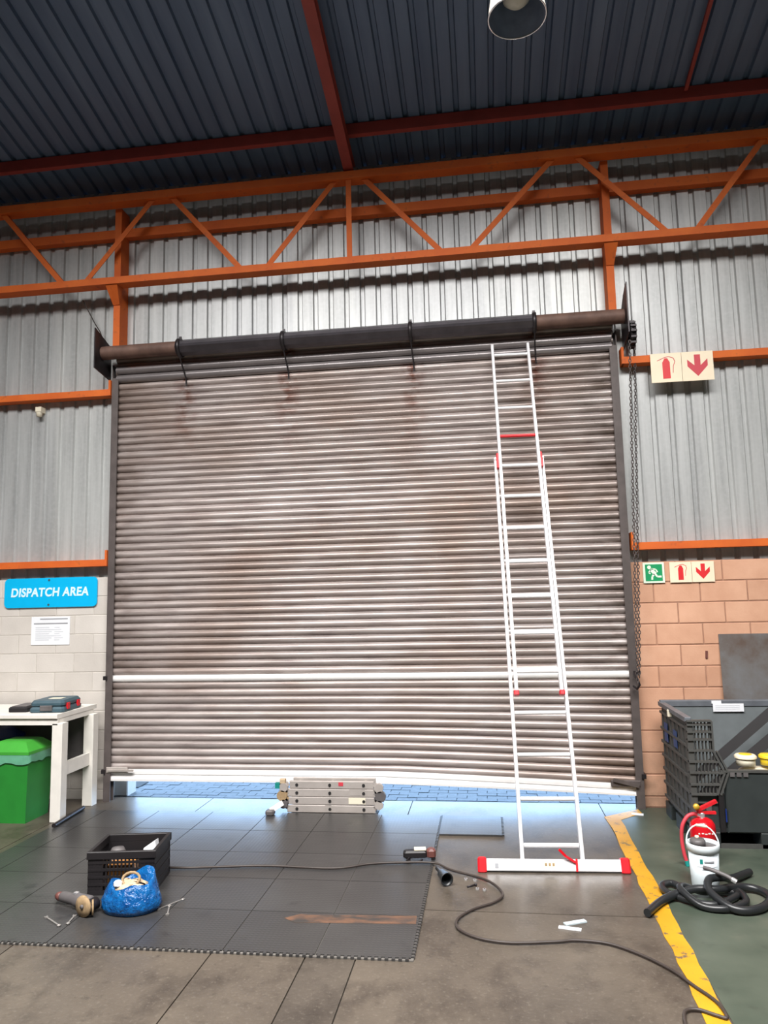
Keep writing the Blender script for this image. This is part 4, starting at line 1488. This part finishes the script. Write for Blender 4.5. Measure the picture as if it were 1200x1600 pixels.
b.add([(-0.07, -0.05, 0.0), (0.07, -0.05, 0.0), (0.07, 0.05, 0.0), (-0.07, 0.05, 0.0), (-0.06, -0.03, 0.19), (0.02, -0.04, 0.265), (0.05, 0.03, 0.26), (-0.05, 0.04, 0.20)],
      [(3, 2, 1, 0), (4, 5, 6, 7), (0, 1, 5, 4), (1, 2, 6, 5), (2, 3, 7, 6), (3, 0, 4, 7)])
b.build('packet_body', 'paper', pk, world=False)
MB().bar((-0.055, -0.05, 0.16), (0.03, -0.055, 0.21), 0.03, 0.004, (0, -1, 0)).build('blue_band', 'pale_blue', pk, world=False)
gl = thing('grey_bundle', 'grey cloth bundle at the left inside the black crate', 'cloth', (-1.365, -2.14, TH + 0.014), 0.3)
b = MB()
b.lathe([(0.0, 0.0), (0.06, 0.0), (0.068, 0.08), (0.06, 0.17), (0.04, 0.21), (0.0, 0.215)], 12)
b.v = [(x * (1 + 0.15 * math.sin(5 * z * 20 + x * 30)), y, z) for x, y, z in b.v]
b.build('bundle_body', 'tool_grey', gl, world=False)

# blue bag with scraps
bag = thing('blue_bag', 'open blue plastic bag of scraps in front of the crate', 'bag', (-1.015, -2.62, TH + 0.001))
b = MB()
NB = 32
levels = [(0.0, 0.10, 0), (0.004, 0.172, 0.2), (0.035, 0.188, 0.5), (0.075, 0.182, 0.8), (0.11, 0.165, 1.0), (0.14, 0.148, 1.2), (0.165, 0.134, 1.4)]
rows = []
for li, (z, r, wob) in enumerate(levels):
    row = []
    for k in range(NB + 1):
        a = 2 * PI * (k % NB) / NB
        wv = 1 + wob * (0.04 * math.sin(5 * a + li * 0.8) + 0.025 * math.sin(11 * a + 2.1 * li))
        rise = 0.0
        if li >= 4:
            rise = (li - 3) * (0.020 * max(0.0, math.cos(a - 0.9)) - 0.006 * math.cos(3 * a))
        row.append((1.05 * r * wv * math.cos(a), 0.82 * r * wv * math.sin(a), z + rise))
    rows.append(row)
inner = [(p[0] * 0.93, p[1] * 0.93, p[2] - 0.002) for p in rows[-1]]
rows.append(inner)
rows.append([(p[0] * 0.9, p[1] * 0.9, 0.07) for p in rows[-1]])
b.strip(rows).build('bag_skin', 'bag', bag, world=False)
sc_ = thing('scrap_filling', 'pale crumpled cardboard scraps filling the blue bag', 'scraps', (-1.02, -2.63, TH + 0.08))
b = MB()
rows = []
for (z, r) in ((0.05, 0.10), (0.07, 0.115), (0.085, 0.09), (0.095, 0.05), (0.098, 0.0)):
    rows.append([(r * math.cos(2 * PI * k / 16) * (1 + 0.06 * math.sin(3 * k + z * 90)), 0.8 * r * math.sin(2 * PI * k / 16), z + 0.012 * math.sin(2.3 * k)) for k in range(17)])
b.strip(rows).build('scrap_heap', 'wood', sc_, world=False)
MB().tube([(0.06 * math.cos(a) + 0.01, -0.01 + 0.022 * math.sin(a) - 0.01, 0.115 + 0.035 * math.sin(a)) for a in [2 * PI * i / 14 for i in range(14)]], 0.009, 6, closed=True).build('cardboard_ring', 'abrasive', sc_, world=False)
MB().rbox(-0.09, -0.04, -0.07, -0.03, 0.08, 0.115, 0.01).build('white_scrap', 'paper', sc_, world=False)

# angle grinder at the left
gr = thing('angle_grinder', 'grey angle grinder with a tan disc lying left of the blue bag', 'grinder', (-1.385, -2.64, TH + 0.001), math.radians(-20))
MB().lathe([(0.0, -0.16), (0.026, -0.158), (0.033, -0.14), (0.036, -0.02), (0.044, 0.0), (0.046, 0.11), (0.038, 0.125), (0.0, 0.128)], 18, (0, 0, 0.048), 'x').build('motor_body', 'tool_grey', gr, world=False)
MB().lathe([(0.0, -0.20), (0.022, -0.198), (0.028, -0.18), (0.028, -0.155), (0.0, -0.152)], 14, (0, 0, 0.046), 'x').build('rear_grip', 'tool_brown', gr, label='red brown rear grip', world=False)
MB().lathe([(0.0, -0.055), (0.032, -0.052), (0.038, -0.03), (0.038, 0.035), (0.0, 0.04)], 16, (0.15, -0.015, 0.05), 'y').build('gear_head', 'dark_steel', gr, world=False)
gdisc = MB().lathe([(0.0, -0.082), (0.02, -0.084), (0.064, -0.082), (0.066, -0.070), (0.0, -0.066)], 26, (0.155, -0.012, 0.066), 'y').build('disc', 'abrasive', gr, label='tan abrasive disc', world=False)
MB().lathe([(0.0, -0.094), (0.013, -0.093), (0.014, -0.083), (0.0, -0.082)], 10, (0.155, -0.012, 0.066), 'y').build('disc_nut', 'tool_grey', gdisc, world=False)
MB().box(-0.03, 0.0, -0.012, 0.012, 0.084, 0.096).build('switch', 'chrome', gr, world=False)
cp = smooth_path([(-0.20, 0, 0.046), (-0.25, 0.03, 0.03), (-0.24, 0.09, 0.012), (-0.19, 0.12, 0.012), (-0.13, 0.13, 0.012)], 5)
MB().tube(cp, 0.007, 6).build('cord', 'cable', gr, world=False)
fd = thing('sanding_disc', 'tan flap disc leaning on the left side of the blue bag', 'disc', (-1.215, -2.755, TH + 0.055), math.radians(-60))
MB().lathe([(0.0, -0.006), (0.045, -0.006), (0.047, 0.004), (0.0, 0.006)], 22, (0, 0, 0.0), 'y').build('disc_face', 'abrasive', fd, world=False)
MB().lathe([(0.0, -0.010), (0.012, -0.010), (0.012, -0.005), (0.0, -0.005)], 10, (0, 0, 0), 'y').build('disc_hub', 'tool_grey', fd, world=False)


def spanner(label, p, q, group='loose spanners on the mat', mt='tool_steel'):
    p, q = Vector((*p, TH)), Vector((*q, TH))
    L = (q - p).length
    t = thing('spanner', label, 'spanner', p, math.atan2(q.y - p.y, q.x - p.x), group)
    MB().box(0.018, L - 0.018, -0.0045, 0.0045, 0.002, 0.007).build('shank', mt, t, world=False)
    MB().slab([(0.018, 0.005), (0.004, 0.012), (-0.014, 0.010), (-0.004, 0.0045), (-0.004, -0.0045), (-0.014, -0.010), (0.004, -0.012), (0.018, -0.005)], 0.0, 0.008).build('open_jaw', mt, t, world=False)
    b = MB()
    pts = [(L - 0.008 + 0.0095 * math.cos(a), 0.0095 * math.sin(a), 0.005) for a in [2 * PI * i / 12 for i in range(12)]]
    b.tube(pts, 0.0038, 6, closed=True).build('ring_end', mt, t, world=False)
    return t


spanner('bright spanner lying alone left of the angle grinder', (-1.508, -2.80), (-1.346, -2.915))
spanner('small dull spanner lying in front of the angle grinder body', (-1.333, -2.765), (-1.31, -2.885))
spanner('long spanner pointing away from the blue bag, behind its shorter neighbour', (-0.83, -2.623), (-0.73, -2.45))
spanner('short spanner crossing the long one right of the blue bag', (-0.735, -2.70), (-0.782, -2.56))

tl = thing('corded_tool', 'dark corded power tool with a pale plate and red end at the mat edge', 'power tool', (0.785, -1.555, TH), math.radians(8))
MB().rbox(-0.125, 0.06, -0.032, 0.032, 0.012, 0.065, 0.014).build('tool_body', 'black_plastic', tl, world=False)
MB().rbox(0.055, 0.125, -0.035, 0.035, 0.012, 0.075, 0.015).build('tool_head', 'tool_brown', tl, label='dark red head', world=False)
MB().box(-0.04, 0.05, -0.028, 0.028, 0.065, 0.078, 0.003).build('top_plate', 'cream', tl, label='pale top plate', world=False)
MB().tube([(-0.08, -0.03, 0.02), (-0.10, -0.07, 0.012), (-0.06, -0.10, 0.012), (0.0, -0.095, 0.012), (0.02, -0.06, 0.012)], 0.006, 6).build('bail', 'dark_steel', tl, world=False)
for sx in (-0.1, 0.09):
    MB().box(sx, sx + 0.03, -0.03, 0.03, 0.0, 0.014).build('foot', 'black_plastic', tl, world=False)

bt = thing('rubber_boot', 'black rubber cone shaped boot lying beside the mat edge', 'rubber boot', (1.0, -2.0, 0), math.radians(-68))
MB().lathe([(0.0, -0.17), (0.012, -0.168), (0.014, -0.10), (0.03, -0.06), (0.042, 0.05), (0.046, 0.06), (0.040, 0.062), (0.034, 0.03), (0.0, -0.03)], 20, (0, 0, 0.047), 'x').build('boot_shell', 'black_rubber', bt, world=False)
MB().lathe([(0.0, -0.028), (0.030, -0.028), (0.030, -0.02), (0.0, -0.02)], 14, (0, 0, 0.047), 'x').build('boot_core', 'hole', bt, world=False)

for i, (x, y, lab) in enumerate(((1.148, -1.924, 'small steel nut farthest left of the loose fixings beside the cord'), (1.232, -2.095, 'shiny steel nut nearest the camera among the loose fixings'),
                                 (1.279, -2.108, 'shiny steel nut nearest the cord among the loose fixings'), (1.212, -1.943, 'small steel nut at the back of the loose fixings'))):
    t = thing('steel_nut', lab, 'nut', (x, y, 0.0005), i * 0.5, 'loose fixings on the concrete')
    b = MB()
    ring = [(0.013 * math.cos(PI / 3 * k), 0.013 * math.sin(PI / 3 * k)) for k in range(6)]
    b.slab(ring, 0.0, 0.012)
    b.build('nut_body', 'chrome', t, world=False)
    MB().lathe([(0.0, 0.0125), (0.006, 0.0125)], 10).build('nut_bore', 'hole', t, world=False)
bo = thing('steel_bolt', 'dark bolt lying among the loose nuts on the concrete', 'bolt', (1.19, -2.05, 0.009), 0.6, 'loose fixings on the concrete')
MB().lathe([(0.0, -0.035), (0.006, -0.035), (0.006, 0.03), (0.0, 0.03)], 8, (0, 0, 0), 'x').build('shank', 'dark_steel', bo, world=False)
MB().lathe([(0.0, 0.03), (0.0095, 0.03), (0.0095, 0.04), (0.0, 0.04)], 6, (0, 0, 0), 'x').build('head', 'dark_steel', bo, world=False)

for (p, q, w_, mt, lab) in (((1.725, -2.645), (1.855, -2.675), 0.028, 'paper', 'white plastic strip on the concrete, the one nearer the camera'),
                            ((1.765, -2.605), (1.895, -2.545), 0.036, 'pale_blue', 'pale blue grey plastic strip on the concrete behind the white one')):
    o = MB().bar((p[0], p[1], 0.005), (q[0], q[1], 0.005), w_, 0.008, (0, 0, 1)).build('plastic_strip', mt)
    tag(o, lab, 'strip')
o = MB().bar((2.60, -0.25, 0.009), (2.70, -0.27, 0.009), 0.035, 0.01, (0, 0, 1)).build('white_scrap', 'paper')
tag(o, 'small pale scrap on the floor at the right foot of the shutter', 'scrap')

# ================================================================== HIGH BAY LAMP
lp_c = Vector((1.690, -3.30, 5.47))
lamp = thing('high_bay_lamp', 'cream bell shaped high bay lamp, unlit, hanging from the roof', 'lamp', lp_c)
MB().lathe([(0.174, 0.0), (0.169, 0.05), (0.153, 0.15), (0.130, 0.26), (0.11, 0.33), (0.10, 0.345)], 36, lp_c).build('shade', 'lamp_white', lamp)
MB().lathe([(0.172, 0.002), (0.165, 0.05), (0.149, 0.15), (0.126, 0.26), (0.10, 0.325), (0.0, 0.33)], 36, lp_c).build('reflector', 'lamp_inside', lamp, label='dull grey inner reflector')
MB().tube([lp_c + Vector((0.173 * math.cos(2 * PI * k / 36), 0.173 * math.sin(2 * PI * k / 36), 0.0)) for k in range(36)], 0.005, 6, closed=True).build('shade_rim', 'chrome', lamp)
MB().lathe([(0.0, 0.08), (0.05, 0.088), (0.082, 0.12), (0.086, 0.18), (0.06, 0.25), (0.035, 0.32)], 22, lp_c).build('bulb', 'frosted', lamp)
MB().lathe([(0.10, 0.345), (0.085, 0.35), (0.085, 0.56), (0.05, 0.58), (0.0, 0.58)], 22, lp_c).build('gear_box', 'dull_aluminium', lamp)
MB().tube([lp_c + Vector((0, 0, 0.57)), (lp_c.x, lp_c.y, roof_z(lp_c.y) - 0.0)], 0.010, 8).build('suspension_rod', 'dark_steel', lamp)
